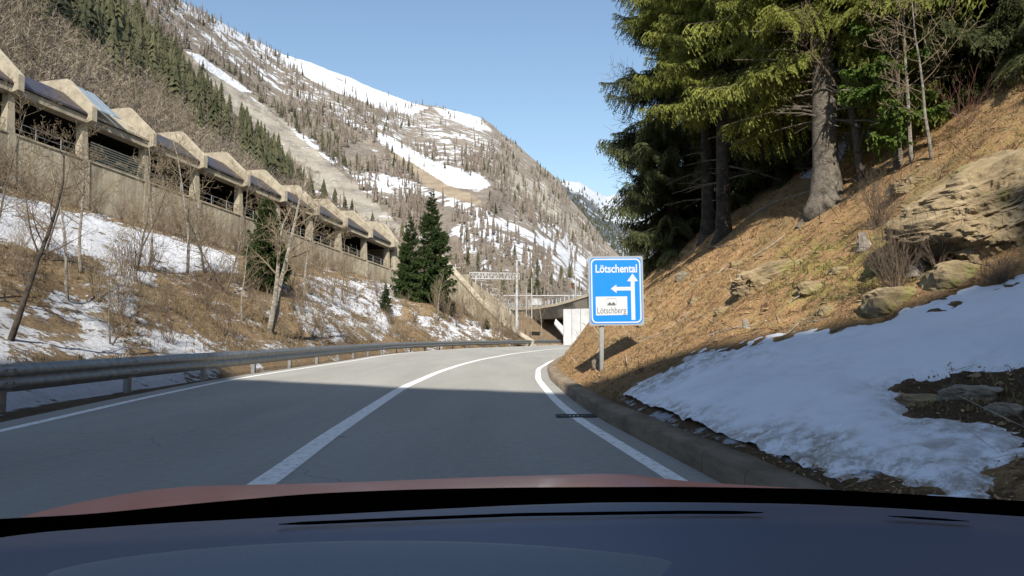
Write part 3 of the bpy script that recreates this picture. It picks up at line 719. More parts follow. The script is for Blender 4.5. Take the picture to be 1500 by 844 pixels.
# ------------------------------------------------------------------ avalanche gallery
gt = empty('avalanche_gallery', G(0, 0, -4.5), label='long concrete gallery with saw tooth roof ribs above dark open bays', cat='gallery')
gb = np.array(gt.location)
def wall_strip(name, t0, t1, n0, n1, zlo, zhi, mat, steps=12):
    mb = MB(); 
    for i in range(steps):
        a = t0+(t1-t0)*i/steps; b = t0+(t1-t0)*(i+1)/steps
        V = [G(tt, nn_, zz)-gb for tt in (a, b) for nn_ in (n0, n1) for zz in (zlo, zhi)]
        Fc = [(0, 2, 3, 1), (0, 4, 6, 2), (1, 3, 7, 5), (2, 6, 7, 3), (0, 1, 5, 4), (4, 5, 7, 6)]
        if i > 0: Fc = [f for f in Fc if f != (0, 2, 3, 1)]
        if i < steps-1: Fc = [f for f in Fc if f != (4, 5, 7, 6)]
        mb.add(V, Fc)
    return mb.build(name, mat, gt)
T0, T1 = -26.3, 62.5
wall_strip('retaining_wall', -60, T1, -.5, 0, -7.5, -.14, M['wall'], 40)
wall_strip('coping', -60, T1, -.6, .1, -.137, 0.02, M['concrete'], 40)
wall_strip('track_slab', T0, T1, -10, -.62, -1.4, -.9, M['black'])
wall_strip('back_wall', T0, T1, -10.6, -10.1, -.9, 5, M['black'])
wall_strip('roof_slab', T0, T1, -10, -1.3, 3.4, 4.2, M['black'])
wall_strip('eaves_beam', T0, T1, -.9, .15, 3.15, 3.75, M['concrete'])
# dark roof panels between ribs
ks = list(range(-4, 10))
for k in ks:
    tk = .3+k*BAY
    # buttress seams on wall
    if -1 <= k:
        mb = MB(); mb.add([G(tk+a, b, c)-gb for c, w2 in ((-7.5, .45), (-.15, .3)) for a, b in ((-w2, .003), (w2, .003), (w2, .10), (-w2, .10))], [(3, 2, 1, 0), (4, 5, 6, 7), (0, 1, 5, 4), (1, 2, 6, 5), (2, 3, 7, 6), (3, 0, 4, 7)])
        mb.build('buttress', M['wall'], gt)
    mb = MB(); mb.add([G(tk+a, b, c)-gb for c, w2, nb_ in ((.03, .36, -.15), (3.14, .24, -.25)) for a, b in ((-w2, -.95), (w2, -.95), (w2, nb_), (-w2, nb_))], [(3, 2, 1, 0), (4, 5, 6, 7), (0, 1, 5, 4), (1, 2, 6, 5), (2, 3, 7, 6), (3, 0, 4, 7)])
    mb.build('pillar', M['concrete'], gt)
    # rib: profile in (n, z)
    mb = MB(); pr = [(.30, 3.2), (.80, 3.3), (.80, 4.55), (-2.35, 7.35), (-7.8, 7.55), (-7.8, 3.9), (-2.0, 3.9)]
    o0 = G(tk)-gb; th_ = .5 if k != 2 else .4
    sl = -.0925
    n_ = len(pr); V = [o0+NN*a+ZU*b+U*s_+ZU*sl*s_ for s_ in (-th_/2, th_/2) for a, b in pr]
    mb.add(V, [tuple(range(n_))[::-1], tuple(n_+i for i in range(n_))]+[(i, (i+1) % n_, n_+(i+1) % n_, n_+i) for i in range(n_)])
    mb.build('roof_rib', M['pale_concrete'], gt)
    # roof panel to next rib
    a, b = tk+.33, tk+BAY-.33
    if b < T1+1:
        mb = MB(); V = [G(tt, nn_, zz)-gb for tt in (a, b) for nn_, zz in ((.35, 3.76), (.35, 3.95), (-2.6, 6.1), (-7.5, 6.2), (-7.5, 3.9))]
        mb.add(V, [(0, 1, 6, 5), (1, 2, 7, 6), (2, 3, 8, 7), (3, 4, 9, 8), (4, 3, 2, 1, 0), (5, 6, 7, 8, 9)])
        mb.build('roof_panel', M['dark_roof'] if k != 1 else M['concrete'], gt)
    # railing in the bay
    mb = MB()
    for zz in (.55, 1.05): mb.bar(G(tk+.4, -.3, zz)-gb, G(tk+BAY-.4, -.3, zz)-gb, .05, .05)
    for f in (.33, .67): mb.bar(G(tk+BAY*f, -.3, .02)-gb, G(tk+BAY*f, -.3, 1.1)-gb, .07, .07)
    mb.build('railing', M['steel'], gt)
mb = MB(); k = 1; a = .3+BAY*1+.5; b = a+BAY-1
for i in range(8): mb.bar(G(a, -.1, .15+i*.22)-gb, G(b, -.1, .15+i*.22)-gb, .05, .11)
mb.build('louvres', M['louvre'], gt)
mb = MB()
for s0, s1 in ((.4, 1.5), (1.75, 2.6)):
    V = [G(.3+BAY+s, n_, z_)-gb for s in (s0, s1) for n_, z_ in ((.95, 4.35), (-2.4, 7.05), (-2.4, 7.13), (.95, 4.45))]
    mb.add(V, [(0, 4, 5, 1), (3, 2, 6, 7), (0, 1, 2, 3), (7, 6, 5, 4), (0, 3, 7, 4), (1, 5, 6, 2)])
mb.build('roof_flashing', M['flash'], gt)
# portal end block and wing wall
mb = MB(); mb.add([G(tt, nn_, zz)-gb for tt in (T1-.4, T1+.9) for nn_, zz in ((.1, -7), (.1, 4.5), (-2.2, 7.5), (-9, 7.5), (-9, -7))], [(0, 1, 2, 3, 4), (9, 8, 7, 6, 5), (0, 5, 6, 1), (1, 6, 7, 2), (2, 7, 8, 3), (3, 8, 9, 4)])
mb.build('portal_frame', M['pale_concrete'], gt)
def face_wall(name, pts, drop, th_, mat, label, cat, cop=True):
    """wall following 3D top points, with a coping"""
    b0 = Vector(pts[0]); e = empty(name, b0, label=label, cat=cat); mb = MB(); mc = MB()
    for (p, q, d0, d1) in zip(pts[:-1], pts[1:], drop[:-1], drop[1:]):
        p = Vector(p)-b0; q = Vector(q)-b0; d = (q-p); nrm = Vector((-d.y, d.x, 0)).normalized()*th_
        V = [p, q, q-Vector((0, 0, d1)), p-Vector((0, 0, d0))]
        V2 = V+[v+nrm for v in V]
        mb.add([tuple(v) for v in V2], [(0, 1, 2, 3), (7, 6, 5, 4), (0, 4, 5, 1), (1, 5, 6, 2), (2, 6, 7, 3), (3, 7, 4, 0)])
        mc.bar(p+nrm*.5+Vector((0, 0, .1)), q+nrm*.5+Vector((0, 0, .1)), th_+.3, .19)
    mb.build('wall_face', mat, e)
    if cop: mc.build('coping', M['pale_concrete'], e)
    return e
face_wall('wing_wall', [P(632, 366, 119), P(648, 380, 117), P(672, 408, 114), P(700, 440, 110), P(740, 478, 104), P(776, 501, 100)], [7, 6, 5, 3.6, 2.4, 1.5], .7, M['wall'], 'sloping concrete wing wall running down from the gallery portal to the road', 'retaining wall')
face_wall('parapet_wall', [P(676, 402, 122), P(690, 402, 122), P(690, 410, 124), P(715, 428, 128), P(738, 446, 134), P(760, 460, 140)], [5, 5, 4, 4, 4, 3], .6, M['wall'], 'concrete parapet stepping down beside the tracks toward the footbridge gantry', 'parapet', False)
# posts along the parapet
for i in range(7):
    f = i/6; p = P(697+f*50, 416+f*34, 126+f*10); mb = MB(); mb.bar((0, 0, -1.5), (0, 0, 1.1), .14, .14); mb.bar((0, 0, .7), (1.8, .6, .5), .06, .06)
    o = mb.build('fence_post', M['steel_light']); o.location = p; tag(o, 'small pale fence post on the parapet above the tracks', 'fence post', 'posts on the track parapet')
# ------------------------------------------------------------------ rail gantry, masts, bridge
def mast(name, px_, ytop, ybot, d, r, label, cat='mast', arms=(), mat='steel_light'):
    a = P(px_, ybot, d); b = P(px_, ytop, d); e = empty(name, a, label=label, cat=cat); mb = MB()
    mb.tube([(0, 0, -2), (0, 0, b.z-a.z)], [r, r*.7], 8); mb.build('shaft', M[mat], e)
    for (dx, z0, z1, rr_) in arms:
        mb = MB(); mb.tube([(0, 0, b.z-a.z+z0), (dx, 0, b.z-a.z+z1)], rr_, 5); mb.build('arm', M[mat], e)
    return e, b.z-a.z
e = empty('catenary_gantry', P(757, 470, 130), label='lattice steel gantry beam over the railway carried by one tall mast', cat='gantry'); g0 = Vector(e.location)
A0 = P(688, 408, 126)-g0; A1 = P(761, 409, 130)-g0; mb = MB(); hgt = Vector((0, 0, 1.0))
for dz in (0, 1): mb.bar(A0+hgt*dz, A1+hgt*dz, .16, .18)
nseg = 16
for i in range(nseg+1):
    p = A0.lerp(A1, i/nseg); mb.bar(p, p+hgt, .10, .10)
    if i < nseg: mb.bar(p+hgt*(i % 2), A0.lerp(A1, (i+1)/nseg)+hgt*((i+1) % 2), .10, .10)
mb.build('truss_beam', M['steel_light'], e)
mb = MB(); tz = P(757, 381, 130).z-g0.z; mb.tube([(0, -.15, -2), (0, -.15, tz)], [.26, .18], 8); mb.build('mast', M['steel_light'], e)
for px_, y0_, y1_, d, lb in [(667, 387, 412, 124, 'small crosstree mast behind the sloping wing wall'), (779, 407, 452, 150, 'slim pale mast left of the white board by the bridge'), (771, 421, 450, 155, 'short thick pale post left of the bridge board'), (843, 388, 430, 175, 'slim lamp post standing on the bridge left of the blue sign'), (719, 427, 447, 140, 'low crosstree mast beside the stepped parapet')]:
    arms = ((-.9, -.6, -.6, .05), (.9, -.6, -.6, .05)) if 'crosstree' in lb else ()
    mast('mast', px_, y0_, y1_, d, .11, lb, 'mast', arms)
# street lamp beyond the sign
e, hh = mast('street_lamp', 913, 353, 400, 130, .10, 'grey double arm street lamp rising behind the top of the blue sign', 'street lamp', ((-.6, -.05, .05, .05), (1.2, 0, -.3, .05)))
mb = MB(); mb.box((-.55, 0, hh+.08), (.9, .3, .14)); mb.build('lamp_head', M['sign_white'], e)
# bridge
e = empty('bridge', P(862, 500, 92), label='concrete overpass with white railing crossing above the road behind the sign', cat='bridge'); g0 = Vector(e.location)
pl = [P(1000, 395, 100), P(930, 412, 118), P(880, 427, 135), P(862, 433, 143), (P(840, 440, 148)), P(815, 447, 156), P(790, 451, 166), P(762, 453, 180), P(735, 453, 200)]
pl = [Vector((p.x, p.y, p.z)) for p in pl]
zz = [p.z for p in pl]
mb = MB(); mf = MB(); mr = MB(); mp = []
for i in range(len(pl)-1):
    p, q = pl[i]-g0, pl[i+1]-g0; d = (q-p); n_ = Vector((d.y, -d.x, 0)).normalized()
    if n_.x < 0: n_ = -n_
    wd = 9.5
    V = [p, q, q+n_*wd, p+n_*wd]; lo = Vector((0, 0, -.5)); lo2 = Vector((0, 0, -2.5))
    V2 = [v+lo for v in V[:2]]+[q+n_*.9+lo2, p+n_*.9+lo2, q+n_*wd+lo2, p+n_*wd+lo2]
    mb.add([tuple(v) for v in V+V2], [(0, 1, 2, 3)[::-1], (4, 5, 1, 0)[::-1], (7, 6, 5, 4)[::-1], (9, 8, 6, 7)[::-1], (3, 2, 8, 9)[::-1]])
    mf.bar(p+Vector((-.12, 0, .05)), q+Vector((-.12, 0, .05)), .2, .55)
    for hz in (.45, .8, 1.15): mr.bar(p+Vector((0, 0, hz)), q+Vector((0, 0, hz)), .07, .09)
    L = d.length; m_ = max(1, int(L/1.9))
    for j in range(m_): pp = p.lerp(q, j/m_); mr.bar(pp+Vector((0, 0, .2)), pp+Vector((0, 0, 1.25)), .16, .16)
mb.build('deck', M['soffit'], e); mf.build('edge_beam', M['pale_concrete'], e); mr.build('railing', M['steel_light'], e)
# white panelled abutment wall and pier
e = empty('abutment_wall', P(825, 500, 143), label='white panelled wall under the bridge just left of the blue sign', cat='wall'); g0 = Vector(e.location)
a = P(825, 453, 144)-g0; b = P(905, 451, 134)-g0; mb = MB(); n = 6
for i in range(n):
    p = a.lerp(b, i/n); q = a.lerp(b, (i+1)/n); p2 = p.lerp(q, .02); q2 = p.lerp(q, .98)
    mb.add([(p2.x, p2.y, -2), (q2.x, q2.y, -2), (q2.x, q2.y, q.z), (p2.x, p2.y, p.z), (p2.x, p2.y+.5, -2), (q2.x, q2.y+.5, -2), (q2.x, q2.y+.5, q.z), (p2.x, p2.y+.5, p.z)], [(0, 1, 2, 3), (7, 6, 5, 4), (3, 2, 6, 7), (0, 3, 7, 4), (1, 5, 6, 2)])
mb.build('panels', M['white_wall'], e)
mb = MB(); V = [P(812, 474, 142)-g0, P(825, 490, 142)-g0, P(825, 478, 143)-g0, P(814, 467, 143)-g0]
mb.add([tuple(v) for v in V]+[tuple(v+Vector((0, .4, -.3))) for v in V], [(0, 1, 2, 3), (7, 6, 5, 4), (0, 4, 5, 1), (1, 5, 6, 2), (2, 6, 7, 3), (3, 7, 4, 0)]); mb.build('side_slab', M['white_wall'], e)
e = empty('earth_abutment', P(800, 500, 168), label='dark earth bank closing the space beneath the far end of the bridge', cat='embankment')
V = []; 
for i in range(14):
    for j in range(10):
        u_ = i/13; v_ = j/9; p = P(755+u_*90, 500-v_*43, 162+v_*14)-Vector(e.location)
        V.append((p.x, p.y+float(fbm(u_*6, v_*5, seed=8))*1.5, p.z-(1.0 if j == 0 else 0)))
mm = np.zeros((140, 4)); mm[:, 2] = .5
mk('earth_face', np.array(V), grid_faces(14, 10)[:, ::-1], M['leftbank'], e, True, mask=mm)
# notice board box and canopy beyond bridge rail
e = empty('equipment_cabinet', P(786, 449, 156), label='pale grey cabinet standing behind the far bridge railing', cat='cabinet'); mb = MB(); mb.box((0, 0, 1), (2.0, .9, 1.5)); mb.build('cabinet_body', M['steel_light'], e); mb = MB(); mb.box((0, 0, 1.8), (2.3, 1.2, .1)); mb.build('cabinet_roof', M['steel'], e); mb = MB(); mb.box((-.7, 0, .1), (.15, .3, .5)); mb.box((.7, 0, .1), (.15, .3, .5)); mb.build('cabinet_feet', M['steel'], e)
e = empty('platform_canopy', P(810, 450, 200), label='long thin flat canopy on posts beyond the bridge', cat='canopy'); g0 = Vector(e.location); mb = MB(); mb.bar(P(738, 433.5, 200)-g0, P(880, 433.5, 200)-g0, 3, .22); mb.build('canopy_roof', M['steel_light'], e)
for q in (745, 775, 803, 840, 872):
    mb = MB(); mb.bar(P(q, 433.5, 200)-g0, P(q, 460, 200)-g0, .2, .2); mb.build('canopy_post', M['steel_light'], e)
e = empty('chalet', P(831, 425, 330), label='tiny red brown wooden chalet on the slope left of the sign', cat='house'); mb = MB(); mb.box((0, 0, 1.3), (5, 5, 3.2)); mb.build('wall', M['hut'], e)
mb = MB(); mb.prism([(-3.2, 2.7), (0, 4.7), (3.2, 2.7)], (0, 0, 0), (1, 0, 0), (0, 0, 1), (0, 1, 0), 6); mb.build('roof', M['stone'], e)
# ------------------------------------------------------------------ vegetation generators
def bare_tree(name, H, r0, lean, n_br, mat, twig_mat, seed, levels=3, wig=.5, spread=.9, droop=0., stems=1, tmin=.009, start=.25, hedge=1.0):
    rd = random.Random(seed); tr = MB(); tw = MB()
    def branch(p, d, L, r, lev, mbx):
        n = 7 if lev == 0 else (5 if lev == 1 else 4); pts = [p.copy()]; dd = d.copy(); step = L/n
        for i in range(n):
            dd = (dd+Vector((rd.gauss(0, 1), rd.gauss(0, 1), rd.gauss(0, .5)))*wig*.14*(1+.4*lev)+Vector((0, 0, .10 if lev > 0 else .03))-Vector((0, 0, droop*lev*.1))).normalized()
            pts.append(pts[-1]+dd*step)
        rads = [max(tmin*.6, r*(1-.80*i/n)) for i in range(n+1)]
        mbx.tube(pts, rads, 7 if lev == 0 else (4 if lev == 1 else 3), cap=(lev == 0))
        if lev >= levels: return
        nbr = n_br if lev == 0 else (max(3, int(n_br*.5)) if lev == 1 else 4)
        for j in range(nbr):
            f = start+(1-start)*(j+rd.random())/nbr if lev == 0 else .2+.8*rd.random()
            k = min(n-1, int(f*n)); q = pts[k].lerp(pts[k+1], f*n-k)
            ax = (pts[k+1]-pts[k]).normalized(); side = ax.cross(Vector((rd.gauss(0, 1), rd.gauss(0, 1), rd.gauss(0, 1)))).normalized()
            nd = (ax*(1-spread*.55)+side*spread).normalized()
            branch(q, nd, L*(rd.uniform(.24, .42) if lev == 0 else rd.uniform(.35, .55))*(1.15-f*.6)*hedge, max(tmin, rads[k]*.42), lev+1, tw if lev >= 0 else tr)
    for s in range(stems):
        d = Vector((lean[0]+(rd.gauss(0, .13) if stems > 1 else 0), lean[1]+(rd.gauss(0, .13) if stems > 1 else 0), 1)).normalized()
        branch(Vector((rd.gauss(0, .05)*(stems > 1), rd.gauss(0, .05)*(stems > 1), -.2)), d, H*(1 if s == 0 else rd.uniform(.7, 1)), r0, 0, tr)
    e = empty(name, (0, 0, 0)); tr.build('trunk', mat, e, True)
    tw.build('crown', twig_mat, e, False)
    return e
def bush(name, H, n, spread, mat, seed, r=.012, wig=.6, sub=5):
    rd = random.Random(seed); mb = MB()
    for i in range(n):
        a = rd.uniform(0, 2*PI); s = rd.uniform(0, spread); d = Vector((math.cos(a)*s, math.sin(a)*s, 1)).normalized(); L = H*rd.uniform(.55, 1)
        pts = [Vector((rd.gauss(0, .06*H), rd.gauss(0, .06*H), -.05))]
        for k in range(5):
            d = (d+Vector((rd.gauss(0, 1), rd.gauss(0, 1), rd.gauss(0, .5)))*.12*wig+Vector((0, 0, .03))).normalized(); pts.append(pts[-1]+d*L/5)
        mb.tube(pts, [r*(1-.15*k) for k in range(6)], 3, False)
        for s_ in range(sub):
            k = rd.randint(1, 4); q = pts[k].lerp(pts[k+1], rd.random()); dd = (d+Vector((rd.gauss(0, .5), rd.gauss(0, .5), rd.gauss(0, .25)))).normalized()
            p2 = q+dd*L*.16; mb.tube([q, p2, p2+(dd+Vector((rd.gauss(0, .3), rd.gauss(0, .3), .2)))*L*.13], [r*.6, r*.5, r*.35], 3, False)
    return mb, name, mat
# ---- spruce branches (numpy)
def spruce_branch(seed, nsec=22, hang=.5, ntw=9, tl=.045, tw=.016, dens=1.0, st=.026):
    """unit-length branch along +x. returns needles (V,F quads) and wood (V,F)"""
    r = np.random.default_rng(seed); quads = []
    wood = MB()
    ax = lambda t: np.array([t, .03*math.sin(5*t+seed), -.16*math.sin(t*2.4)+.10*t*t])
    wood.tube([Vector(ax(t)) for t in np.linspace(0, 1, 7)], [.011*(1-.85*t) for t in np.linspace(0, 1, 7)], 4, False)
    def card(p, d, L, w):
        side = np.cross(d, r.normal(size=3)); side /= np.linalg.norm(side)+1e-9
        quads.append([p-side*w*.35, p+d*L*.45-side*w, p+d*L, p+d*L*.5+side*w])
    for i in range(nsec):
        t = .10+.88*(i+r.random()*.8)/nsec; p0 = ax(t)
        for sgn in (-1, 1):
            if r.random() > dens: continue
            L = (.34*(1-t)**.7+.07)*r.uniform(.7, 1.15)*(min(1, t/.25))
            d = np.array([.72, sgn*.72, -.10+r.normal()*.12]); d /= np.linalg.norm(d); m = max(3, int(L/st))
            prev = p0.copy()
            for k in range(m):
                u = (k+1)/m; q = p0+d*L*u+np.array([0, 0, -hang*L*u*u*.55])
                dd = q-prev; dd /= np.linalg.norm(dd)+1e-9
                for s in (-1, 1):
                    v = dd*.6+np.cross(dd, [0, 0, 1])*s*.75+np.array([0, 0, -.35*hang+r.normal()*.15]); v /= np.linalg.norm(v)
                    card(q, v, tl*r.uniform(.7, 1.3), tw)
                if r.random() < hang*.9:
                    pp = q.copy(); n_h = r.integers(1, 4)
                    for hh in range(n_h):
                        card(pp, np.array([r.normal()*.18, r.normal()*.18, -1]), tl*1.1, tw*1.1); pp = pp+np.array([0, 0, -tl*.85])
                card(prev, dd, tl*1.0, tw*.9); prev = q
            if L > .15: wood.tube([Vector(p0), Vector(p0+d*L*.8+np.array([0, 0, -hang*L*.35]))], [.004, .002], 3, False)
    for k in range(10):
        t = .6+.4*k/10; card(ax(t), np.array([.8, r.normal()*.4, -.1]), tl*1.3, tw)
    Q = np.array(quads).reshape(-1, 3); Fq = np.arange(len(Q)).reshape(-1, 4)
    Wv = np.concatenate(wood.V); Wf = np.array([f for f in wood.F if len(f) == 4])
    return (Q, Fq), (Wv, Wf)
BR = [spruce_branch(100+i, 22, .8, tl=.036, tw=.0065, st=.019) for i in range(4)]
BRL = [spruce_branch(200+i, 10, .45, tl=.085, tw=.026, dens=.9) for i in range(3)]
def spruce(name, H, R, r0, seed, protos, needle, start=.1, whorl=.42, perw=6, tilt0=-.35, tilt1=.45, sx=1, thin=1.0, dead=0, forks=0, shape=.8, gapfn=None, bark='bark'):
    r = np.random.default_rng(seed); nV = []; nF = []; wV = []; wF = []; nn_ = 0; wn = 0
    z = H*start; 
    while z < H*.985:
        f = z/H; Lr = R*min(1, ((1-f)**shape)*1.05+.02)*(min(1, .72+(f-start)*2))
        for k in range(perw):
            if r.random() > thin: continue
            a = r.uniform(0, 2*PI); L = Lr*r.uniform(.62, 1.12)*(1 if not gapfn else gapfn(a, f)); 
            if L < .06: continue
            til = tilt0+(tilt1-tilt0)*f**1.3+r.normal()*.10; roll = r.normal()*.25
            (Q, Fq), (Wv, Wf) = protos[r.integers(len(protos))]
            Mx = np.array(Matrix.Rotation(a, 3, 'Z') @ Matrix.Rotation(-til, 3, 'Y') @ Matrix.Rotation(roll, 3, 'X'))*L
            off_ = np.array([0, 0, z+r.uniform(-.5, .5)*whorl])
            nV.append(Q @ Mx.T+off_); nF.append(Fq+nn_); nn_ += len(Q)
            wV.append(Wv @ Mx.T+off_); wF.append(Wf+wn); wn += len(Wv)
        z += whorl*r.uniform(.7, 1.3)*(.6+.4*(1-f))
    e = empty(name); 
    mk('crown', np.concatenate(nV), np.concatenate(nF), needle, e)
    mk('branches', np.concatenate(wV), np.concatenate(wF), M['dark_bark'], e)
    mb = MB(); n = 14; pts = []; rad = []; rd = random.Random(seed)
    for i in range(n+1):
        f = i/n; zz_ = -.6+(H+.6)*f; pts.append(Vector((math.sin(f*3+seed)*.06*min(1, H/10), math.cos(f*2.3+seed)*.06*min(1, H/10), zz_)))
        fl_ = r0*(1-f)**.85*(1+.75*math.exp(-max(0, zz_+.1)*3.5))+.01; rad.append(fl_)
    # finer near base
    mb.tube(pts[:2][:1]+[pts[0].lerp(pts[1], q) for q in (.22, .30, .40, .55, .75)]+pts[1:], [rad[0]*1.1, rad[0]*1.05, rad[0]*.82+rad[1]*.1, rad[0]*.68+rad[1]*.1, rad[0]*.5+rad[1]*.32, rad[1]*1.04]+rad[1:], 12)
    V = np.concatenate(mb.V); 
    if r0 > .2:
        a = np.arctan2(V[:, 1], V[:, 0]); k_ = 1+.10*fbm(a*2.2+V[:, 2]*.3, V[:, 2]*1.4, seed=seed, oct=3); V[:, 0] *= k_; V[:, 1] *= k_
    mk('trunk', V, mb.F, M[bark], e, True)
    if dead:
        mb = MB()
        for i in range(dead):
            zz_ = rd.uniform(H*.05, H*max(start, .25)*1.15); a = rd.uniform(0, 2*PI); L = rd.uniform(.3, 1.0)*(R*.5); d = Vector((math.cos(a), math.sin(a), rd.uniform(-.3, .25)))
            p = Vector((0, 0, zz_))+d*r0*.3; q = p+d*L*.5; mb.tube([p, q, q+(d+Vector((rd.gauss(0, .2), rd.gauss(0, .2), -.15)))*L*.5], [.024, .016, .007], 4, False)
            for s in range(3):
                q2 = p.lerp(q, rd.random()); mb.tube([q2, q2+(d*.6+Vector((rd.gauss(0, .5), rd.gauss(0, .5), rd.gauss(0, .3))))*L*.35], [.008, .004], 3, False)
        mb.build('dead_branches', M['grey_bark'], e)
    return e
def place(e, loc_, rz=0, sc=1, label=None, cat=None, group=None):
    e.location = loc_; e.rotation_euler = (0, 0, rz); e.scale = (sc, sc, sc) if not hasattr(sc, '__len__') else sc
    return tag(e, label, cat, group)
# ---- right-hand forest
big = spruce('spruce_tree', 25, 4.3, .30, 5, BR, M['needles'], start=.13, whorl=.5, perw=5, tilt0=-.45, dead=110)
b0 = hitR(1215, 292)
place(big, b0, .4, 1, 'big spruce with thick flaking bare lower trunk on the right bank', 'spruce tree')
grp = spruce('spruce_tree', 23, 3.7, .21, 9, BR, M['needles'], start=.21, whorl=.5, perw=5, tilt0=-.40, dead=30, bark='dark_bark')  # dark bark puts shade into the colour of the twin trunks
b1 = hitR(1035, 348); place(grp, b1, 1.1, 1, 'sunlit spruce, left of the twin trunks standing close together', 'spruce tree')
b2 = hitR(1062, 343)
copy_thing(grp, b2, 3.3, .96, 'sunlit spruce, right of the twin trunks standing close together')
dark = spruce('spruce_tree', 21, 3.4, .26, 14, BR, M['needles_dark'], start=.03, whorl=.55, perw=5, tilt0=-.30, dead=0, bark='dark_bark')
h = hitR(985, 372); place(dark, h, .2, (.9, .9, 1), 'dark spruce branched to the ground at the left edge of the wood behind the sign', 'spruce tree')
darks = [(1100, 312, 3, 1.0, 1.6, 'dark spruce just behind and right of the twin trunks'), (1150, 292, 3, .95, 2.4, 'dark spruce filling the gap left of the big flaking trunk'), (1010, 362, 3.5, .85, .9, 'dark spruce with low branches left of the twin trunks'),
         (1415, 180, 2.5, 1.05, 2, 'shaded spruce standing above the reddish bush'), (1485, 150, 2, 1.0, 0, 'shaded spruce above the right end of the outcrop'), (1450, 105, 3, 1.0, 5, 'shaded spruce at the top right with a dark bare trunk'), (1500, 60, 4, 1.1, 1, 'shaded spruce in the far top right corner'),
         (1190, 262, 9, 1.05, 2.2, 'dark spruce far behind the big flaking trunk')]
for q, r_, back, sc, rz_, lb in darks:
    h = hitR(q, r_)
    if h is None: continue
    x_ = h.x*(1+back/max(h.y, 5)); y_ = h.y+back
    copy_thing(dark, onR(x_, y_)-Vector((0, 0, .1)), rz_, sc, lb)
for i, (x_, y_) in enumerate([(12, -2), (12.8, 5), (14.3, 9.5), (15.5, 0), (19, -4), (22, 2), (16, 6), (20, 9), (25, 8)]):  # unseen spruces added to shade the upper right slope
    copy_thing(dark, onR(x_, y_), i*1.3, 1.15, 'unseen spruce added beside the camera to shade the upper right bank')['group'] = 'unseen shade spruces beside the camera'
# dense wood further up and along the slope, individually placed
k = 0
for i in range(60):
    y_ = rng.uniform(24, 110); w_ = rng.uniform(13, 60); x_ = float(xk(y_))+w_
    qx_, qy_ = proj(np.array([x_, y_, float(right_z(x_, y_))]))
    if qx_ < 985 or qx_ > 1560 or (1215 < qx_ < 1430): continue
    c = copy_thing(dark, onR(x_, y_), rng.uniform(0, 6), rng.uniform(.75, 1.15), 'shaded spruce deep in the wood behind the sunlit trees'); c['group'] = 'spruces deep in the wood'; k += 1
# sapling fir and thin stems
fir = spruce('young_fir', 6.0, 1.25, .06, 31, BRL, M['needles_fir'], start=.10, whorl=.6, perw=4, tilt0=.05, tilt1=.2, thin=.8)
h = hitR(1318, 243); place(fir, h, 0, (1.1, 1.1, 1.1), 'young light green fir with flat tiers right of the big trunk', 'fir tree')
thin = bare_tree('thin_tree', 9, .10, (.02, 0), 16, M['bark'], M['twig_brown'], 3, 3, spread=.8, start=.2)
place(thin, hitR(1262, 262), 0, 1, 'slim straight bare trunk just right of the big spruce', 'tree')
bt = bare_tree('bare_sapling', 4.6, .045, (-.05, 0), 12, M['birch_bark'], M['twig_tan'], 8, 3, spread=.9)
place(bt, hitR(1335, 238), 0, 1, 'pale bare sapling rising beside the young fir', 'tree')
copy_thing(bt, hitR(1365, 232), 2, .8, 'smaller pale bare sapling right of the young fir')
# dead twiggy branches sticking from left edge of the wood
dt = bare_tree('dead_tree', 9, .09, (0, 0), 34, M['grey_bark'], M['grey_bark'], 12, 2, spread=1.1, start=.3, hedge=.95)
h = hitR(948, 400); place(dt, h, 0, (.9, .9, 1.0), 'dead bare conifer with grey twigs poking left from the edge of the wood', 'tree')
# bushes right
mb, nm, mt = bush('bare_bush', 1.15, 60, .9, M['twig_brown'], 3, .0045); bb_ = mb.build('bare_bush', mt); place(bb_, hitR(1312, 425), 0, 1, 'dense brown bare bush in front of the rock outcrop', 'bush')
mb, nm, mt = bush('red_bush', 1.3, 16, .9, M['twig_red'], 6, .005); o = mb.build('red_bush', mt); place(o, hitR(1415, 185), 0, 1, 'reddish leafless bush above the rock outcrop', 'bush')
o = bb_.copy(); C.objects.link(o); place(o, hitR(1378, 398), 2, .8, 'smaller tan bare bush right of the dense one, at the shaded foot of the outcrop', 'bush')
o = bb_.copy(); C.objects.link(o); place(o, hitR(1465, 415), 4, (.7, .7, .35), 'low dark twiggy bush at the upper edge of the shaded snow', 'bush')
o = bb_.copy(); C.objects.link(o); place(o, hitR(1290, 330), 1, .9, 'loose thin bush of upright shoots above the stump', 'bush')
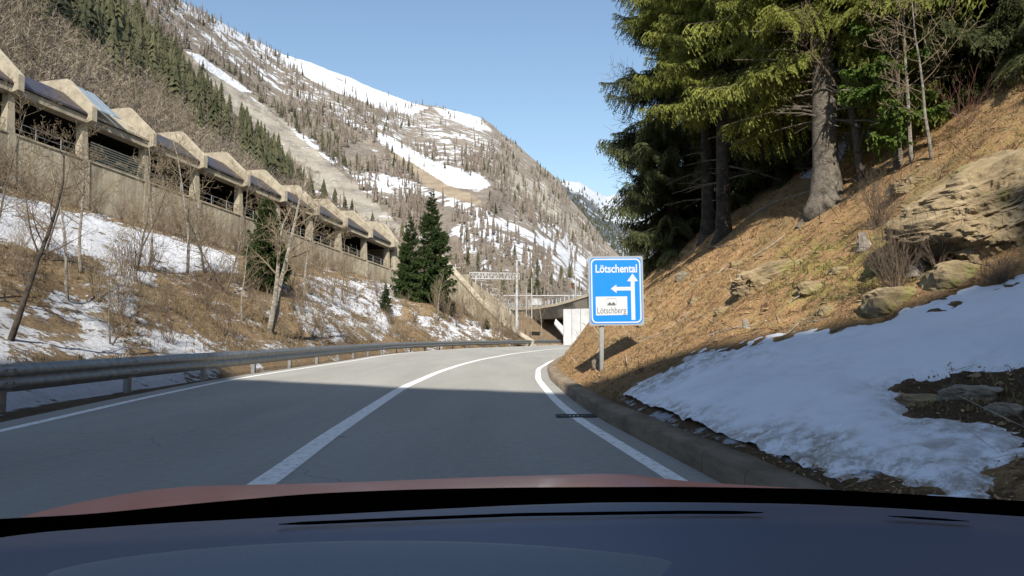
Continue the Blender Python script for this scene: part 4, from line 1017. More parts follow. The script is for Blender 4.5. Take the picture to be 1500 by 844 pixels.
# rocks
def boulder(name, loc_, size, seed, mat, label, cat='rock', rot=0, sub=4, layered=0):
    bm = bmesh.new(); bmesh.ops.create_icosphere(bm, subdivisions=sub, radius=1); me = bpy.data.meshes.new(name)
    V = np.array([v.co[:] for v in bm.verts]); n = V.copy()
    V = np.sign(V)*np.abs(V)**.72
    d = fbm(n[:, 0]*1.3+seed, n[:, 1]*1.3, n[:, 2]*1.3, seed=seed, oct=4)*.32-np.abs(fbm(n[:, 0]*6+seed, n[:, 1]*6, n[:, 2]*9, seed=seed+19, oct=4))*.16+fbm(n[:, 0]*16+seed, n[:, 1]*16, n[:, 2]*16, seed=seed+29, oct=3)*.035+fbm(n[:, 0]*4+seed, n[:, 1]*4, n[:, 2]*4, seed=seed+9, oct=3)*.10
    V = V*(1+d)[:, None]
    if layered:
        q = V[:, 2]*layered+V[:, 0]*layered*.35; st = np.floor(q)+sstep(.55, 1, q-np.floor(q)); k_ = 1+.08*np.array(_hash(np.floor(q), q*0, q*0, seed)-.5); V[:, 0] *= k_; V[:, 1] *= k_; V[:, 2] += (st-q)/layered*.35
    V = V*np.array(size)
    for v, c in zip(bm.verts, V): v.co = c
    for f in bm.faces: f.smooth = False
    bm.to_mesh(me); bm.free(); o = link(name, me, mat); o.location = loc_; o.rotation_euler = (0, 0, rot); tag(o, label, cat); return o
def rockat(q, r_, size, seed, label, sink=.2, **kw):
    h = hitR(q, r_); return boulder('rock', h-Vector((0, 0, size[2]*sink)), size, seed, kw.pop('mat', M['rock']), label, **kw)
o = rockat(1465, 305, (1.5, 1.3, .75), 4, 'large layered mossy rock outcrop at the right edge of the bank', .1, sub=7, layered=4); o.rotation_euler = (.0, -.55, .25)
o = rockat(1130, 405, (.85, .55, .42), 6, 'broad tan boulder half buried in the middle of the bank', .3, sub=5, layered=3); o.rotation_euler = (0, -.35, .1)
rockat(1000, 407, (.20, .16, .17), 8, 'small grey block of rock right of the sign', .0, mat=M['stone'])
rockat(1078, 388, (.16, .14, .10), 9, 'small dark stone above the broad boulder', .0)
rockat(875, 538, (.13, .11, .13), 10, 'small pale stone at the foot of the sign pole', -.4, mat=M['stone'])
rockat(1305, 440, (.4, .35, .25), 12, 'brown rock below the dense brown bush', .2)
rockat(1395, 405, (.35, .3, .22), 13, 'rock in shade under the outcrop', .2)
rockat(950, 470, (.30, .22, .16), 15, 'flat brown stone right of the sign lower corner', .4)
rockat(1020, 440, (.22, .18, .12), 25, 'brown stone on the bank right of the top half of the sign', .4)
rockat(1190, 420, (.26, .2, .14), 26, 'half buried rock just right of the broad tan boulder', .4)
rockat(1230, 395, (.18, .16, .1), 27, 'small mossy rock between the boulder and the weathered grey stump', .4)
rockat(1060, 455, (.17, .15, .1), 28, 'small brown rock left of the pale forked twig', .3)
rockat(1340, 270, (.45, .35, .2), 29, 'upper slab of rock just left of the outcrop top', .4, sub=5, layered=3)
rockat(1210, 455, (.14, .12, .09), 30, 'small rock on the brown strip above the shaded snow', .3)
rockat(1425, 575, (.24, .2, .10), 16, 'rounded stone in the bare patch beside the shaded snow', .3, mat=M['stone'])
rockat(1470, 600, (.14, .12, .07), 17, 'small stone at the lower side of the bare patch', .3, mat=M['stone'])
rockat(1350, 585, (.22, .18, .10), 18, 'dark stone at the left side of the bare patch', .4)
# stumps and logs
def stump(q, r_, h_, r0, lean, label, seed):
    b = hitR(q, r_); mb = MB(); rd = random.Random(seed); k = 9; V = []; pts = 5
    for i in range(pts):
        f = i/(pts-1); rr_ = r0*(1.35-.6*f+.2*(1-f)**3)
        for j in range(k):
            a = 2*PI*j/k; jj = rr_*(1+rd.uniform(-.18, .18)); V.append((math.cos(a)*jj+lean[0]*f*h_, math.sin(a)*jj+lean[1]*f*h_, f*h_*(1+(rd.uniform(-.15, .2) if i == pts-1 else 0))-.08))
    Fc = [(i*k+j, i*k+(j+1) % k, (i+1)*k+(j+1) % k, (i+1)*k+j) for i in range(pts-1) for j in range(k)]+[tuple((pts-1)*k+j for j in range(k))]
    mb.add(V, Fc); o = mb.build('tree_stump', M['deadwood']); o.location = b; tag(o, label, 'stump'); return o
stump(1268, 362, .30, .10, (-.2, 0), 'weathered grey stump left of the dense brown bush', 1)
stump(1353, 352, .42, .09, (-.45, 0), 'bleached white stump leaning left against the outcrop', 2)
stump(1096, 480, .20, .055, (-.3, 0), 'small white stump just above the shaded snow', 3)
stump(1342, 398, .25, .11, (.1, 0), 'grey knobbly stump at the base of the bushes', 4)
def stick(pp, label, r=.012, mat='deadwood', lift=.04):
    pts = [hitR(*p)+Vector((0, 0, lift)) for i, p in enumerate(pp)]; b = pts[0].copy(); mb = MB(); fine = []
    for i in range(len(pts)-1):
        for k in range(3): fine.append(pts[i].lerp(pts[i+1], k/3)-b+Vector((0, 0, rng.normal()*.012)))
    fine.append(pts[-1]-b); mb.tube(fine, [r*(1-.6*i/len(fine)) for i in range(len(fine))], 5)
    for j in range(3):
        q = fine[int(len(fine)*(.3+.2*j))]; mb.tube([q, q+Vector((rng.normal()*.12, rng.normal()*.1, .10))], [r*.5, r*.2], 3)
    o = mb.build('fallen_branch', M[mat]); o.location = b; tag(o, label, 'branch'); return o
stick([(1104, 378), (1130, 362), (1148, 348)], 'fallen branch lying above the broad boulder', .018)
stick([(1168, 335), (1195, 300), (1212, 288)], 'thick root running down left from the big trunk', .075, 'bark', .0)
stick([(1100, 318), (1130, 300), (1190, 280)], 'long dead branch on the ground between the trunks', .03)
stick([(930, 506), (965, 492), (1000, 470), (1012, 458)], 'long thin pale twig curving up from the lower bank right of the sign', .010)
stick([(1040, 492), (1080, 482), (1110, 478)], 'fallen twig left of the small white stump', .012)
stick([(1155, 446), (1180, 432), (1202, 420)], 'pale forked twig below the broad boulder', .013)
stick([(912, 494), (935, 498), (960, 497)], 'thin white twig just right of the sign pole shadow', .009)
stick([(1000, 350), (1040, 366), (1075, 360)], 'dead branch at the foot of the twin trunks', .022, 'grey_bark')
stick([(1010, 420), (1035, 405), (1050, 396)], 'fallen stick above the small grey rock', .011)
stick([(1145, 498), (1170, 478), (1215, 470)], 'fallen stick on the brown bank near the snow edge', .010)
# leaf litter, stones, grass on the right bank (uncountable)
def scatter_cards(name, pts, size, mat, up=.2, aspect=.5, kind='stuff', seed=0):
    r = np.random.default_rng(seed); n = len(pts); a = r.uniform(0, 2*PI, n); s = size*r.uniform(.5, 1.4, n)
    d = np.stack([np.cos(a), np.sin(a), r.normal(size=n)*up+.35], 1); e_ = np.stack([-np.sin(a), np.cos(a), r.normal(size=n)*up], 1)*aspect
    p = pts+np.array([0, 0, .005]); V = np.stack([p, p+d*s[:, None]*.5+e_*s[:, None]*.5, p+d*s[:, None], p+d*s[:, None]*.5-e_*s[:, None]*.5], 1).reshape(-1, 3)
    o = mk(name, V, np.arange(len(V)).reshape(-1, 4), mat); o['kind'] = kind; return o
def rand_R(n, y0, y1, w0, w1, cond=None, seed=0):
    r = np.random.default_rng(seed); y = y0+(y1-y0)*r.random(n)**1.2; w = w0+(w1-w0)*r.random(n); x = xk(y)+.3+w; z = right_z(x, y)
    p = np.stack([x, y, z], 1)
    q, r2 = proj(p); s = sdf(snow_poly, q, r2)
    keep = (s < -3) & (q > 780) & (q < 1650)
    if cond is not None: keep &= cond(q, r2, p)
    return p[keep]
o = scatter_cards('leaf_litter', rand_R(60000, 4, 30, .0, 14, seed=1), .034, M['litter'], .4, .55, seed=1)
o = scatter_cards('leaf_litter', rand_R(30000, 4, 30, .0, 14, seed=3), .04, M['twig_tan'], .3, .16, seed=3)
o = scatter_cards('fallen_twigs', rand_R(900, 5, 30, .3, 14, seed=23)+np.array([0, 0, .015]), .55, M['deadwood'], .22, .035, seed=23)
o = scatter_cards('fallen_twigs', rand_R(1600, 5, 30, .3, 14, seed=24)+np.array([0, 0, .012]), .30, M['twig_brown'], .3, .05, seed=24)
def tufts(name, pts, h, mat, blades=9, w=.006, seed=0, spread=.55):
    r = np.random.default_rng(seed); n = len(pts)*blades; p = np.repeat(pts, blades, 0)+np.concatenate([r.normal(size=(n, 2))*.035*h/.2, np.zeros((n, 1))], 1)
    a = r.uniform(0, 2*PI, n); L = h*r.uniform(.5, 1.2, n); le = r.uniform(.15, spread, n)*2
    d1 = np.stack([np.cos(a)*le*.4, np.sin(a)*le*.4, np.ones(n)*.9], 1)*L[:, None]*.55; d2 = np.stack([np.cos(a)*le, np.sin(a)*le, .25-le*.45], 1)*L[:, None]*.55
    s = np.stack([-np.sin(a), np.cos(a), np.zeros(n)], 1)*w
    V = np.stack([p-s, p+s, p+d1+s*.8, p+d1-s*.8, p+d1+d2+s*.15, p+d1+d2-s*.15], 1).reshape(-1, 3)
    b = np.arange(n)[:, None]*6; Fq = np.concatenate([b+np.array([0, 1, 2, 3]), b+np.array([3, 2, 4, 5])])
    o = mk(name, V, Fq, mat); o['kind'] = 'stuff'; return o
grassy = lambda q, r2, p: (sdf([(1120, 400), (1170, 350), (1260, 355), (1340, 300), (1500, 190), (1500, 330), (1300, 440), (1120, 445)], q, r2) > 0) & (vnoise(p[:, 0]*1.2, p[:, 1]*1.2, seed=5) > .0)
tufts('grass_tufts', rand_R(9000, 6, 22, 1, 12, grassy, 4), .10, M['greengrass'], 8, .004, 4)
tufts('dry_grass', rand_R(14000, 4, 34, .1, 14, lambda q, r2, p: vnoise(p[:, 0]*.9, p[:, 1]*.9, seed=9) > .1, 6), .11, M['drygrass'], 7, .004, 6)
st = rand_R(1500, 4, 28, .0, 12, seed=8); mb = MB(); r8 = random.Random(3)
for p in st:
    s_ = .012+.075*r8.random()**2.5; n6 = [(1, 0, 0), (0, 1, 0), (-1, 0, 0), (0, -1, 0), (.3, .2, .38), (0, 0, -.4)]
    V = [(p[0]+a*s_*r8.uniform(.7, 1.3), p[1]+b*s_*r8.uniform(.7, 1.3), p[2]+c*s_*r8.uniform(.7, 1.3)) for a, b, c in n6]
    mb.add(V, [(0, 1, 4), (1, 2, 4), (2, 3, 4), (3, 0, 4), (1, 0, 5), (2, 1, 5), (3, 2, 5), (0, 3, 5)])
o = mb.build('loose_stones', M['rock']); o['kind'] = 'stuff'
# ------------------------------------------------------------------ left bank vegetation
def on_left(px_, py_):
    h = hitL(px_, py_); return h
def size_at(p, dpy): return dpy/1100*p.y
birch = bare_tree('birch_tree', 10, .17, (.12, 0), 13, M['birch_bark'], M['twig_tan'], 21, 3, wig=.9, spread=.75, stems=2, start=.42, tmin=.012)
h = on_left(396, 487); sc = size_at(h, 270)/10
place(birch, h, .3, sc, 'white barked birch with two bent stems leaning right, nearest the road', 'birch tree')
b2_ = bare_tree('bare_tree', 9, .11, (.12, 0), 14, M['birch_bark'], M['twig_tan'], 33, 3, wig=.5, spread=.85, start=.3, tmin=.012)
h = on_left(218, 390); place(b2_, h, .0, size_at(h, 185)/9, 'slim pale tree leaning right in front of the gallery wall', 'tree')
d3 = bare_tree('bare_tree', 8, .13, (.20, 0), 13, M['dark_bark'], M['twig_brown'], 45, 3, wig=.7, spread=.9, start=.35, tmin=.010)
h = on_left(14, 497); place(d3, h, 0, size_at(h, 300)/8, 'dark trunked bare tree leaning right at the far left', 'tree')
b4 = bare_tree('bare_tree', 8, .07, (.05, 0), 16, M['grey_bark'], M['twig_tan'], 57, 3, wig=.6, spread=.9, start=.2, tmin=.011, stems=2)
h = on_left(330, 425); place(b4, h, 0, size_at(h, 175)/8, 'twin stemmed bare tree left of the green conifer', 'tree')
h = on_left(160, 500)
ls = [(b4, 162, 505, 170, 2.2, 'thin bare sapling rising from the snow behind the barrier'), (b2_, 120, 400, 220, 3.5, 'slim bare tree before the second pier of the gallery'), (b4, 60, 380, 190, .7, 'bare tree in front of the leftmost dark bay'),
      (b4, 200, 395, 190, 1.4, 'bushy bare tree before the louvred bay'), (b2_, 275, 400, 200, 5.5, 'reddish crowned bare tree before the fourth bay'), (b4, 300, 400, 170, 4.4, 'grey bare tree just left of the twin stemmed one'),
      (b2_, 445, 440, 150, 1.9, 'bare tree right of the leaning birch'), (b4, 500, 440, 120, 5.1, 'small bare tree before the far bays'), (b2_, 355, 470, 120, 2.9, 'small bare tree between conifer and birch'),
      (b2_, 640, 470, 70, .9, 'tiny bare tree below the two spruces'), (b4, 700, 480, 75, 3.7, 'bare tree on the bank below the wing wall'), (b4, -40, 430, 300, 1.1, 'bare tree cut by the left edge of the view'), (b2_, 100, 440, 200, 4.6, 'thin bare tree on the upper snow field')]
for src, q, r_, hp, rz_, lb in ls:
    h = on_left(q, r_)
    if h is None: print('miss', lb); continue
    H0 = {b4: 8, b2_: 9}[src]; copy_thing(src, h, rz_, size_at(h, hp)/H0, lb)
# far birches near bridge
far_tr = [(733, 487, 130, 104, 3, 'leaning pale birch at the road bend'), (741, 486, 110, 106, 2, 'second leaning birch at the road bend'), (762, 492, 70, 112, 1, 'bare tree left of the bridge end'), (778, 492, 60, 114, 5, 'bare tree below the far bridge railing'), (795, 495, 75, 118, 4, 'slim bare tree in front of the bridge underside')]
for q, r_, hp, d, rz_, lb in far_tr:
    p = P(q, r_+4, d); copy_thing(b2_, p, rz_, hp/1100*d/9, lb)
# evergreens left
cedar = spruce('green_conifer', 7, 1.9, .12, 51, BRL, M['needles_mid'], start=.04, whorl=.28, perw=9, tilt0=.35, tilt1=1.0, shape=.55)
h = on_left(388, 428); place(cedar, h, 0, size_at(h, 140)/7, 'bushy green conifer behind the leaning birch', 'conifer')
sp = spruce('spruce_tree', 12, 2.7, .18, 61, BRL, M['needles_mid'], start=.07, whorl=.42, perw=8, tilt0=-.1, tilt1=.5, shape=.8)
h = on_left(600, 440); place(sp, h, 0, size_at(h, 128)/12, 'lighter green spruce, the left and lower of the pair at the gallery end', 'spruce tree')
h2 = on_left(632, 446); c = copy_thing(sp, h2, 2, size_at(h2, 172)/12, 'tall dark spruce, the right one of the pair at the gallery end')
for q, r_, hp, lb in [(565, 458, 45, 'small conifer on the snowy bank left of the spruce pair'), (659, 462, 28, 'low round green conifer on the bank right of the spruce pair'), (712, 482, 18, 'tiny conifer low on the bank below the wing wall')]:
    h = on_left(q, r_); s_ = size_at(h, hp)/12; copy_thing(sp, h, rng.uniform(0, 6), (s_*(1.6 if hp < 40 else 1.1), s_*(1.6 if hp < 40 else 1.1), s_), lb)
# shrubs on left bank (individual prototypes, stuff for the undergrowth)
bushes = [bush('bare_shrub', 1.9, 20, .6, M[m_], 60+i, .010) for i, m_ in enumerate(('twig_tan', 'twig_brown', 'twig_brown', 'twig_tan'))]
bobs = []
for (mb, nm, mt) in bushes:
    bobs.append(mb.build('bare_shrub', mt))
spots = []
rb = random.Random(5)
bench = [(-60, 285), (0, 285), (70, 300), (160, 325), (250, 350), (350, 380), (340, 402), (230, 385), (90, 350), (-60, 325)]
for i in range(165):
    q = rb.uniform(-60, 760); top = np.interp(q, [-60, 0, 250, 440, 600, 700, 760], [250, 262, 345, 395, 412, 465, 490]); r_ = rb.uniform(top, 505) if i % 2 else rb.uniform(top, top+45)
    h = hitL(q, r_)
    if float(sdf(bench, np.array(q), np.array(r_))) > -6 or float(sdf([(-60, 430), (0, 425), (110, 440), (180, 500), (180, 530), (-60, 530)], np.array(q), np.array(r_))) > 0: continue
    if h and h.y > 14: spots.append(h)
used = set()
for i, h in enumerate(spots):
    k = rb.randrange(4); o = bobs[k]
    if k in used: o = o.copy(); C.objects.link(o)
    used.add(k); s_ = rb.uniform(.5, 1.25)*(.6 if h.y < 25 else 1)
    o.location = h; o.rotation_euler = (0, 0, rb.uniform(0, 6)); o.scale = (s_*1.2, s_*1.2, s_)
    tag(o, 'leafless shrub growing on the left bank below the gallery', 'shrub', 'bare shrubs on the left bank')
for i, (q, r_) in enumerate([(655, 470), (672, 474), (690, 478), (705, 482), (716, 478), (728, 486), (738, 490), (748, 492), (640, 462), (664, 458), (682, 462), (700, 470), (722, 492), (757, 496), (766, 497)]):
    h = hitL(q, r_)
    if h is None: continue
    o = bobs[i % 4].copy(); C.objects.link(o); s_ = rb.uniform(1.1, 2.0); o.location = h; o.rotation_euler = (0, 0, rb.uniform(0, 6)); o.scale = (s_, s_, s_*1.2)
    tag(o, 'tall leafless shrub growing along the foot of the wing wall', 'shrub', 'bare shrubs by the wing wall')
for i in range(95):
    q = -50+i*7+rb.uniform(-5, 5); top = np.interp(q, [-60, 0, 130, 250, 350, 440, 600], [268, 270, 305, 340, 365, 395, 412]); h = hitL(q, top+rb.uniform(-6, 8))
    if h is None: continue
    o = bobs[i % 4].copy(); C.objects.link(o); s_ = rb.uniform(.9, 1.9); o.location = h; o.rotation_euler = (0, 0, rb.uniform(0, 6)); o.scale = (s_*1.3, s_*1.3, s_)
    tag(o, 'leafless shrub standing right against the foot of the gallery wall', 'shrub', 'bare shrubs along the gallery wall')
def rand_L(n, seed, pymin=0, cond=None):
    r = np.random.default_rng(seed); i = r.integers(0, len(LVf)-1, n); p = LVf[i]+r.normal(size=(n, 3))*np.array([.08, .08, 0.0]); q, r2 = proj(p)
    s = sm[i]; b = Bb[i]; k = (q > -150) & (q < 800) & (b > .075) & (s < .6) & (p[:, 1] > 8) & (vnoise(p[:, 0]*.5, p[:, 1]*.5, seed=3) > -.25)
    return p[k]
tufts('dry_grass', rand_L(30000, 12), .20, M['drygrass'], 6, .009, 12, .9)
tufts('undergrowth', rand_L(6500, 13), .45, M['twig_brown'], 5, .007, 13, .4)
tufts('undergrowth', rand_L(3500, 14), .7, M['twig_tan'], 4, .007, 14, .5)
# ------------------------------------------------------------------ woods on the slopes (merged, uncountable)
def cone_proto(tiers, sides, r, seed, jit=.3):
    rr_ = np.random.default_rng(seed); V = []; Fc = []
    for i in range(tiers):
        z0 = .10+.80*i/tiers; z1 = min(1.0, z0+.80/tiers*2.0); ra = r*(1-i/tiers)**.85+.02
        b = len(V); V.append((0, 0, z1))
        for j in range(sides):
            a = 2*PI*(j+rr_.random()*.5)/sides; q = ra*(rr_.uniform(.8, 1.3) if j % 2 else rr_.uniform(.8-jit, .8-jit*.4)); V.append((math.cos(a)*q, math.sin(a)*q, z0+rr_.uniform(-.05, .03)+(.05 if j % 2 == 0 else 0)))
        for j in range(sides): Fc.append((b, b+1+j, b+1+(j+1) % sides))
    b = len(V)
    for j in range(3): a = 2*PI*j/3; V.append((math.cos(a)*.02, math.sin(a)*.02, -.05))
    V.append((0, 0, .3)); Fc += [(b, b+1, b+3), (b+1, b+2, b+3), (b+2, b, b+3)]
    return np.array(V), np.array(Fc)
def fan_proto(n, seed, spread=.35, w=.012):
    rr_ = np.random.default_rng(seed); V = []; Fc = []
    V += [(-.014, 0, -.05), (.014, 0, -.05), (0, 0, .9)]; Fc.append((0, 1, 2)); V += [(0, -.014, -.05), (0, .014, -.05), (0, 0, .9)]; Fc.append((3, 4, 5))
    for i in range(n):
        z0 = rr_.uniform(.1, .7); a = rr_.uniform(0, 2*PI); L = spread*rr_.uniform(.5, 1)*(1.1-z0); b = len(V); d = np.array([math.cos(a)*L, math.sin(a)*L, L*rr_.uniform(.6, 1.8)]); p = np.array([0, 0, z0])
        s = np.array([-math.sin(a), math.cos(a), 0])*w if rr_.random() < .5 else np.array([0, 0, w]); V += [p-s, p+s, p+d]; Fc.append((b, b+1, b+2))
    return np.array(V, float), np.array(Fc)
def fan2(n, seed):
    rr_ = np.random.default_rng(seed); V = []; Fc = []
    def tri(p, d, w):
        s_ = np.cross(d, rr_.normal(size=3)); s_ = s_/(np.linalg.norm(s_)+1e-9)*w; b = len(V); V.extend([p-s_, p+s_, p+d]); Fc.append((b, b+1, b+2))
    ln = np.array([rr_.normal()*.08, rr_.normal()*.08, 1.0]); tri(np.zeros(3), ln*.95, .016)
    for i in range(n):
        z0 = rr_.uniform(.15, .8); a = rr_.uniform(0, 2*PI); L = (1.1-z0)*rr_.uniform(.25, .6); d = np.array([math.cos(a)*.75, math.sin(a)*.75, rr_.uniform(.2, 1.0)]); d = d/np.linalg.norm(d)*L
        p = ln*z0; tri(p, d, .008)
        for k in range(4):
            e_ = d/L+rr_.normal(size=3)*.55; e_ = e_/np.linalg.norm(e_)*L*rr_.uniform(.3, .6); tri(p+d*rr_.uniform(.3, .9), e_, .006)
    return np.array(V, float), np.array(Fc)
def forest(name, G_, n, protos, hfun, dens, mat, seed, vlo=0, vhi=1.0):
    r = np.random.default_rng(seed); nu, nv, _ = G_.shape; i = r.random(n)*(nu-1.001); j = (vlo+(vhi-vlo)*r.random(n))*(nv-1.001)
    a = i.astype(int); b = j.astype(int); fi = (i-a)[:, None]; fj = (j-b)[:, None]
    p = G_[a, b]*(1-fi)*(1-fj)+G_[a+1, b]*fi*(1-fj)+G_[a, b+1]*(1-fi)*fj+G_[a+1, b+1]*fi*fj
    q, r2 = proj(p); k = r.random(n) < dens(q, r2); p = p[k]; H = hfun(p, r)
    VV = []; FF = []; c = 0
    pid = r.integers(0, len(protos), len(p)); rot = r.uniform(0, 2*PI, len(p))
    for t_, (V, Fc) in enumerate(protos):
        m_ = pid == t_
        if not m_.any(): continue
        pp = p[m_]; hh_ = H[m_]; ro = rot[m_]; cs, sn = np.cos(ro)[:, None], np.sin(ro)[:, None]
        X = (V[None, :, 0]*cs-V[None, :, 1]*sn)*hh_[:, None]+pp[:, 0:1]; Y = (V[None, :, 0]*sn+V[None, :, 1]*cs)*hh_[:, None]+pp[:, 1:2]; Z = V[None, :, 2]*hh_[:, None]+pp[:, 2:3]
        VV.append(np.stack([X, Y, Z], -1).reshape(-1, 3)); FF.append((Fc[None]+(np.arange(len(pp))*len(V))[:, None, None]).reshape(-1, 3)+c); c += len(pp)*len(V)
    print(name, len(p))
    o = mk(name, np.concatenate(VV), np.concatenate(FF), mat); o['kind'] = 'stuff'; return o
pc = [cone_proto(9, 12, .18, i, jit=.6) for i in range(4)]; plc = [cone_proto(5, 6, .10, 40+i, jit=.65) for i in range(4)]; pf = [fan2(11, 70+i) for i in range(5)]
def inp(poly, q, r, soft=10): return sstep(-soft, soft, sdf(poly, q, r))
nz = lambda q, r, s, sd_=0: vnoise(q*s, r*s, seed=200+sd_)
darkB = [(150, -60), (200, 20), (300, 120), (400, 210), (440, 275), (410, 300), (330, 250), (230, 150), (170, 110), (60, 60), (0, 30), (-400, -200), (0, -500)]
def dB(q, r): return np.clip(inp(darkB, q, r, 14)*(.45+1.1*nz(q, r, .03)+.5*nz(q, r, .09)), 0, 1)*.8+.012
forest('conifer_wood', Bs, 7500, pc, lambda p, r: 4+10*r.random(len(p))**1.7, dB, M['needles_far'], 1, .25)
def dBb(q, r): return np.clip(.85-inp(darkB, q, r, 14)*.35, 0, 1)
forest('bare_wood', Bs, 8000, pf, lambda p, r: r.uniform(3, 8.5, len(p)), dBb, M['shrub_far'], 2, .02)
forest('bare_wood', Bs, 4500, pf, lambda p, r: r.uniform(3, 9, len(p)), dBb, M['larch_far'], 3, .02)
scree = [(285, 85), (310, 92), (360, 130), (420, 180), (470, 225), (540, 288), (620, 365), (560, 345), (480, 285), (430, 245), (380, 205), (325, 150)]
bowl = [(390, 66), (460, 86), (530, 116), (605, 148), (600, 160), (560, 156), (510, 138), (460, 116), (420, 92)]
slide = [(548, 193), (600, 225), (650, 245), (710, 262), (720, 280), (700, 300), (640, 285), (590, 248)]
fld = [(500, 248), (560, 255), (660, 285), (760, 330), (862, 378), (862, 395), (760, 355), (660, 302), (520, 272)]
def dA(q, r):
    d = .62+.9*nz(q, r, .035, 1)+.3*nz(q, r, .12, 4)
    d = d*(1-inp(scree, q, r, 5))*(1-.86*inp(bowl, q, r, 5))*(1-.97*inp(slide, q, r, 4))*(1-.8*inp(fld, q, r, 4))
    d = d*np.where(r > 330, .5, 1)*np.where((q > 640) & (r > 265) & (q < 870), .35, 1)
    return np.clip(d, 0.0, 1)
def hA(p, r): return np.clip(3+15*r.random(len(p))**1.5, 3, 20)*np.interp(p[:, 1], [200, 600, 2000], [.5, .72, .85])
forest('larch_wood', A, 29000, plc, hA, dA, M['larch_far'], 4, .10, 1.0)
def dAc(q, r):
    d = dA(q, r)*(.12+.9*(inp([(230, 60), (330, 95), (450, 180), (540, 250), (520, 260), (420, 190), (330, 130), (250, 90)], q, r, 10))+.9*inp([(740, 200), (830, 270), (940, 400), (960, 450), (900, 380), (820, 300), (740, 235)], q, r, 8)+.35*inp([(640, 380), (860, 400), (860, 440), (640, 440)], q, r, 15))
    return d
forest('conifer_wood', A, 12000, pc, hA, dAc, M['needles_far'], 5, .10, 1.0)
forest('far_conifer_wood', M2, 5200, pc, lambda p, r: r.uniform(20, 34, len(p)), lambda q, r: sstep(-25, 25, r-np.interp(q, [800, 850, 880, 900, 960, 1020], [262, 283, 310, 325, 345, 360]))*.9, M['needles_far'], 6, .1)
# individually visible conifers in the valley
dc = spruce('spruce_tree', 14, 2.9, .2, 71, [spruce_branch(300, 6, .4, tl=.13, tw=.05)], M['needles_dark'], start=.06, whorl=.8, perw=7, tilt0=-.1, tilt1=.4)
place(dc, P(787, 436, 240), 0, 36/1100*240/14, 'tall dark conifer standing beyond the bridge cabinet', 'spruce tree')
for q, top, bot, d, lb in [(776, 408, 434, 245, 'dark conifer just left of the tall one beyond the bridge'), (797, 414, 436, 236, 'bushy dark conifer just right of the tall one beyond the bridge'), (822, 408, 432, 300, 'broad conifer beside the tiny chalet'), (826, 384, 404, 420, 'lone conifer high above the tiny chalet'), (808, 396, 420, 400, 'slim conifer above and left of the tiny chalet'), (707, 364, 385, 330, 'lone conifer on the slope above the gantry'), (697, 366, 384, 340, 'small conifer left of the lone one above the gantry'), (693, 390, 410, 250, 'dark conifer behind the gantry left end'), (722, 396, 425, 260, 'slim dark conifer below the gantry beam'), (660, 370, 400, 200, 'conifer behind the top of the wing wall'), (685, 370, 396, 260, 'conifer right of the wing wall top'), (505, 286, 318, 190, 'larger of two conifers rising behind the gallery roof'), (515, 292, 318, 195, 'thinner of two conifers rising behind the gallery roof'), (925, 365, 385, 150, 'sunlit conifer top between the sign and the dark wood'), (812, 436, 452, 230, 'low conifer just behind the canopy')]:
    p = P(q, bot, d); copy_thing(dc, p, rng.uniform(0, 6), (bot-top)/1100*d/14, lb)
# slender bare trees rising behind the gallery roof
for q, top, bot, d, lb in [(168, 90, 160, 100, 'tall pale bare tree behind the louvred bay'), (40, 40, 120, 90, 'white stemmed tree behind the leftmost roof rib'), (60, 50, 125, 95, 'slim white stemmed tree near the left roof ribs'), (225, 110, 190, 105, 'pale leaning bare tree behind the third rib'), (210, 120, 185, 108, 'thin bare tree left of the pale leaning one'), (255, 140, 210, 112, 'bare tree behind the fourth bay')]:
    p = P(q, bot+8, d); copy_thing(b2_ if q % 2 else b4, p, rng.uniform(0, 6), (bot-top+8)/1100*d/9, lb)
# ------------------------------------------------------------------ own car: bonnet and dashboard
car = empty('car', (-.2, 1.3, 0), label='red car seen from inside, with its bonnet and dark dashboard along the bottom', cat='car'); cb = np.array(car.location)
def sweep(name, rows, mat, x0=-250, x1=1750, n=110, smooth_=True, sub=3):
    """rows: list of (table px->py, depth). smooth surface through them"""
    us = np.linspace(x0, x1, n); V = []; 
    for u in us:
        pr = []
        for tb, d in rows:
            tx = [a for a, b in tb]; ty = [b for a, b in tb]; y_ = sum(np.interp(u+o_, tx, ty) for o_ in (-40, -20, 0, 20, 40))/5
            bow = 1-.06*((u-700)/750)**2
            p = P(u, y_, d*bow); pr.append(np.array(p)-cb)
        V.append(pr)
    V = np.array(V); nr = V.shape[1]
    return mk(name, V.reshape(-1, 3), grid_faces(n, nr)[:, ::-1], mat, car, smooth_)
L0 = [(-250, 775), (0, 760), (122, 754), (203, 746), (304, 736), (456, 723), (600, 717), (760, 714), (1000, 713), (1196, 716), (1348, 725), (1500, 734), (1750, 752)]
def sh(tb, dy): return [(a, b+dy) for a, b in tb]
L1 = [(-250, 812), (0, 789), (30, 782), (203, 769), (405, 757), (600, 747), (760, 740), (892, 736), (1000, 736), (1160, 738), (1300, 744), (1500, 757), (1750, 775)]
sweep('windscreen_border', [(sh(L0, 9), 1.34), (sh(L0, 3), 1.33), (L0, 1.30), (sh(L0, 8), 1.25), (sh(L1, 6), 1.12)], M['car_black'])
Ls = [(-250, 812), (0, 792), (412, 768), (600, 760), (760, 754), (1000, 750.5), (1120, 751), (1300, 757), (1500, 770), (1750, 790)]
def mid(a, b, f):
    xs = [q for q, _ in a]; return [(x, np.interp(x, xs, [v for _, v in a])*(1-f)+np.interp(x, [q for q, _ in b], [v for _, v in b])*f) for x in xs]
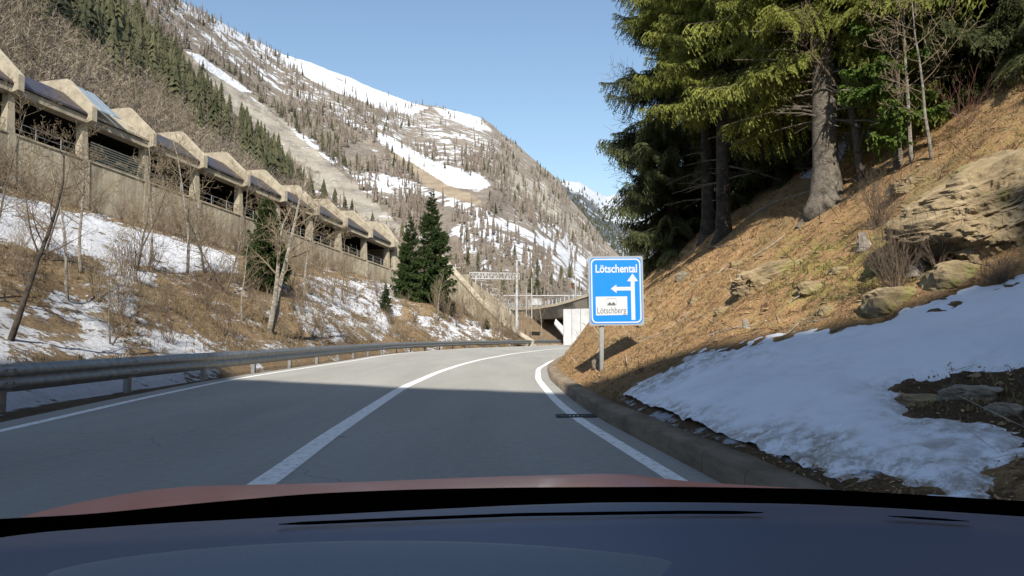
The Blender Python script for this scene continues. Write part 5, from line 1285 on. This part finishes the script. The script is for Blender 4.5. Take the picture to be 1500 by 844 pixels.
sweep('dashboard', [(sh(L1, 7), 1.17), (sh(L1, 1.5), 1.165), (L1, 1.15), (sh(L1, 2), 1.13), (mid(L1, Ls, .75), 1.10), (sh(Ls, 6), 1.06), (sh(Ls, 12), 1.03), (sh(Ls, 20), 1.01), (sh(Ls, 34), .98), (sh(Ls, 60), .92), (sh(Ls, 100), .84), (sh(Ls, 170), .72), (sh(Ls, 300), .6)], M['dash'])
# defroster slot
def slot(tb, x0, x1, d, th, name):
    us = np.linspace(x0, x1, 50); V = []
    for u in us:
        y_ = np.interp(u, [a for a, b in tb], [b for a, b in tb]); f = min(1, (u-x0)/50+.25, (x1-u)/50+.25)
        for s_ in (-.5, .5): V.append(np.array(P(u, y_+s_*th*f, (d-.012*s_)*(1-.06*((u-700)/750)**2)))-cb)
    return mk(name, np.array(V), grid_faces(50, 2)[:, ::-1], M['car_black'], car)
slot(sh(Ls, 0), 408, 1118, 1.055, 5.0, 'defroster_slot'); slot(sh(Ls, -1), 1300, 1420, 1.055, 3.5, 'defroster_slot')
# windscreen reflection on the dash, built as a slightly raised paler arch
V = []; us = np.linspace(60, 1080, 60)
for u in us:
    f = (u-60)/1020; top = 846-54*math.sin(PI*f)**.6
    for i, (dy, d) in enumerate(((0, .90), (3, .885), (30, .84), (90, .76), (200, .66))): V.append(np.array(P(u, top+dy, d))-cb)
mk('reflection_arch', np.array(V), grid_faces(60, 5)[:, ::-1], M['dash_reflection'], car, True)
crest = [(-300, 860), (-60, 800), (0, 768), (30, 757), (60, 748), (120, 735), (200, 720), (260, 713), (310, 711), (360, 710.5), (500, 707), (650, 701), (750, 697.5), (850, 695), (905, 692.5), (945, 697), (985, 704), (1100, 711), (1200, 717), (1300, 726), (1500, 760), (1750, 830)]
def crest_mid(f):
    return mid(crest, sh(L0, 9), f)
hoodr = [(sh(crest, 110), 2.25), (sh(crest, 32), 2.22), (sh(crest, 9), 2.15), (sh(crest, 2), 2.05), (crest, 1.93), (mid(crest, sh(L0, 9), .18), 1.8), (mid(crest, sh(L0, 9), .45), 1.62), (mid(crest, sh(L0, 9), .78), 1.45), (sh(L0, 10), 1.36)]
sweep('bonnet', hoodr, M['car_red'], -250, 1500, 140)
# ------------------------------------------------------------------ light, sky, camera
w = bpy.data.worlds.new('World'); S.world = w; w.use_nodes = True; nt = w.node_tree; nt.nodes.clear()
sky = nt.nodes.new('ShaderNodeTexSky'); sky.sky_type = 'NISHITA'; sky.sun_disc = False; sky.sun_elevation = EL; sky.sun_rotation = math.radians(180); sky.altitude = 50; sky.air_density = 1.28; sky.dust_density = .6; sky.ozone_density = 2.3
bg = nt.nodes.new('ShaderNodeBackground'); bg.inputs[1].default_value = .15; out = nt.nodes.new('ShaderNodeOutputWorld')
nt.links.new(sky.outputs[0], bg.inputs[0]); nt.links.new(bg.outputs[0], out.inputs[0])
sl = bpy.data.lights.new('sun', 'SUN'); sl.energy = 5.0; sl.angle = math.radians(.5); sl.color = (1, .945, .85)
so = bpy.data.objects.new('sun', sl); C.objects.link(so); so.rotation_euler = (-sund).to_track_quat('-Z', 'Y').to_euler()
cam = bpy.data.cameras.new('camera'); co2 = bpy.data.objects.new('camera', cam); C.objects.link(co2); S.camera = co2
cam.sensor_width = 36; cam.lens = 36*F/1500; cam.clip_start = .05; cam.clip_end = 20000
co2.location = (0, 0, CH); co2.rotation_euler = (PI/2+PITCH, 0, 0)
S.view_settings.view_transform = 'Standard'; S.view_settings.look = 'None'; S.view_settings.exposure = 0
for m_ in bpy.data.materials:
    if m_.use_nodes:
        for n_ in m_.node_tree.nodes:
            if n_.type == 'BSDF_PRINCIPLED' and n_.inputs['Roughness'].default_value >= .6 and 'snow' not in m_.name: n_.inputs['Diffuse Roughness'].default_value = 1.0
for o in list(bpy.data.objects):
    if o.parent is None and o.type in ('MESH', 'EMPTY') and 'label' not in o and 'kind' not in o: print('UNTAGGED', o.name)
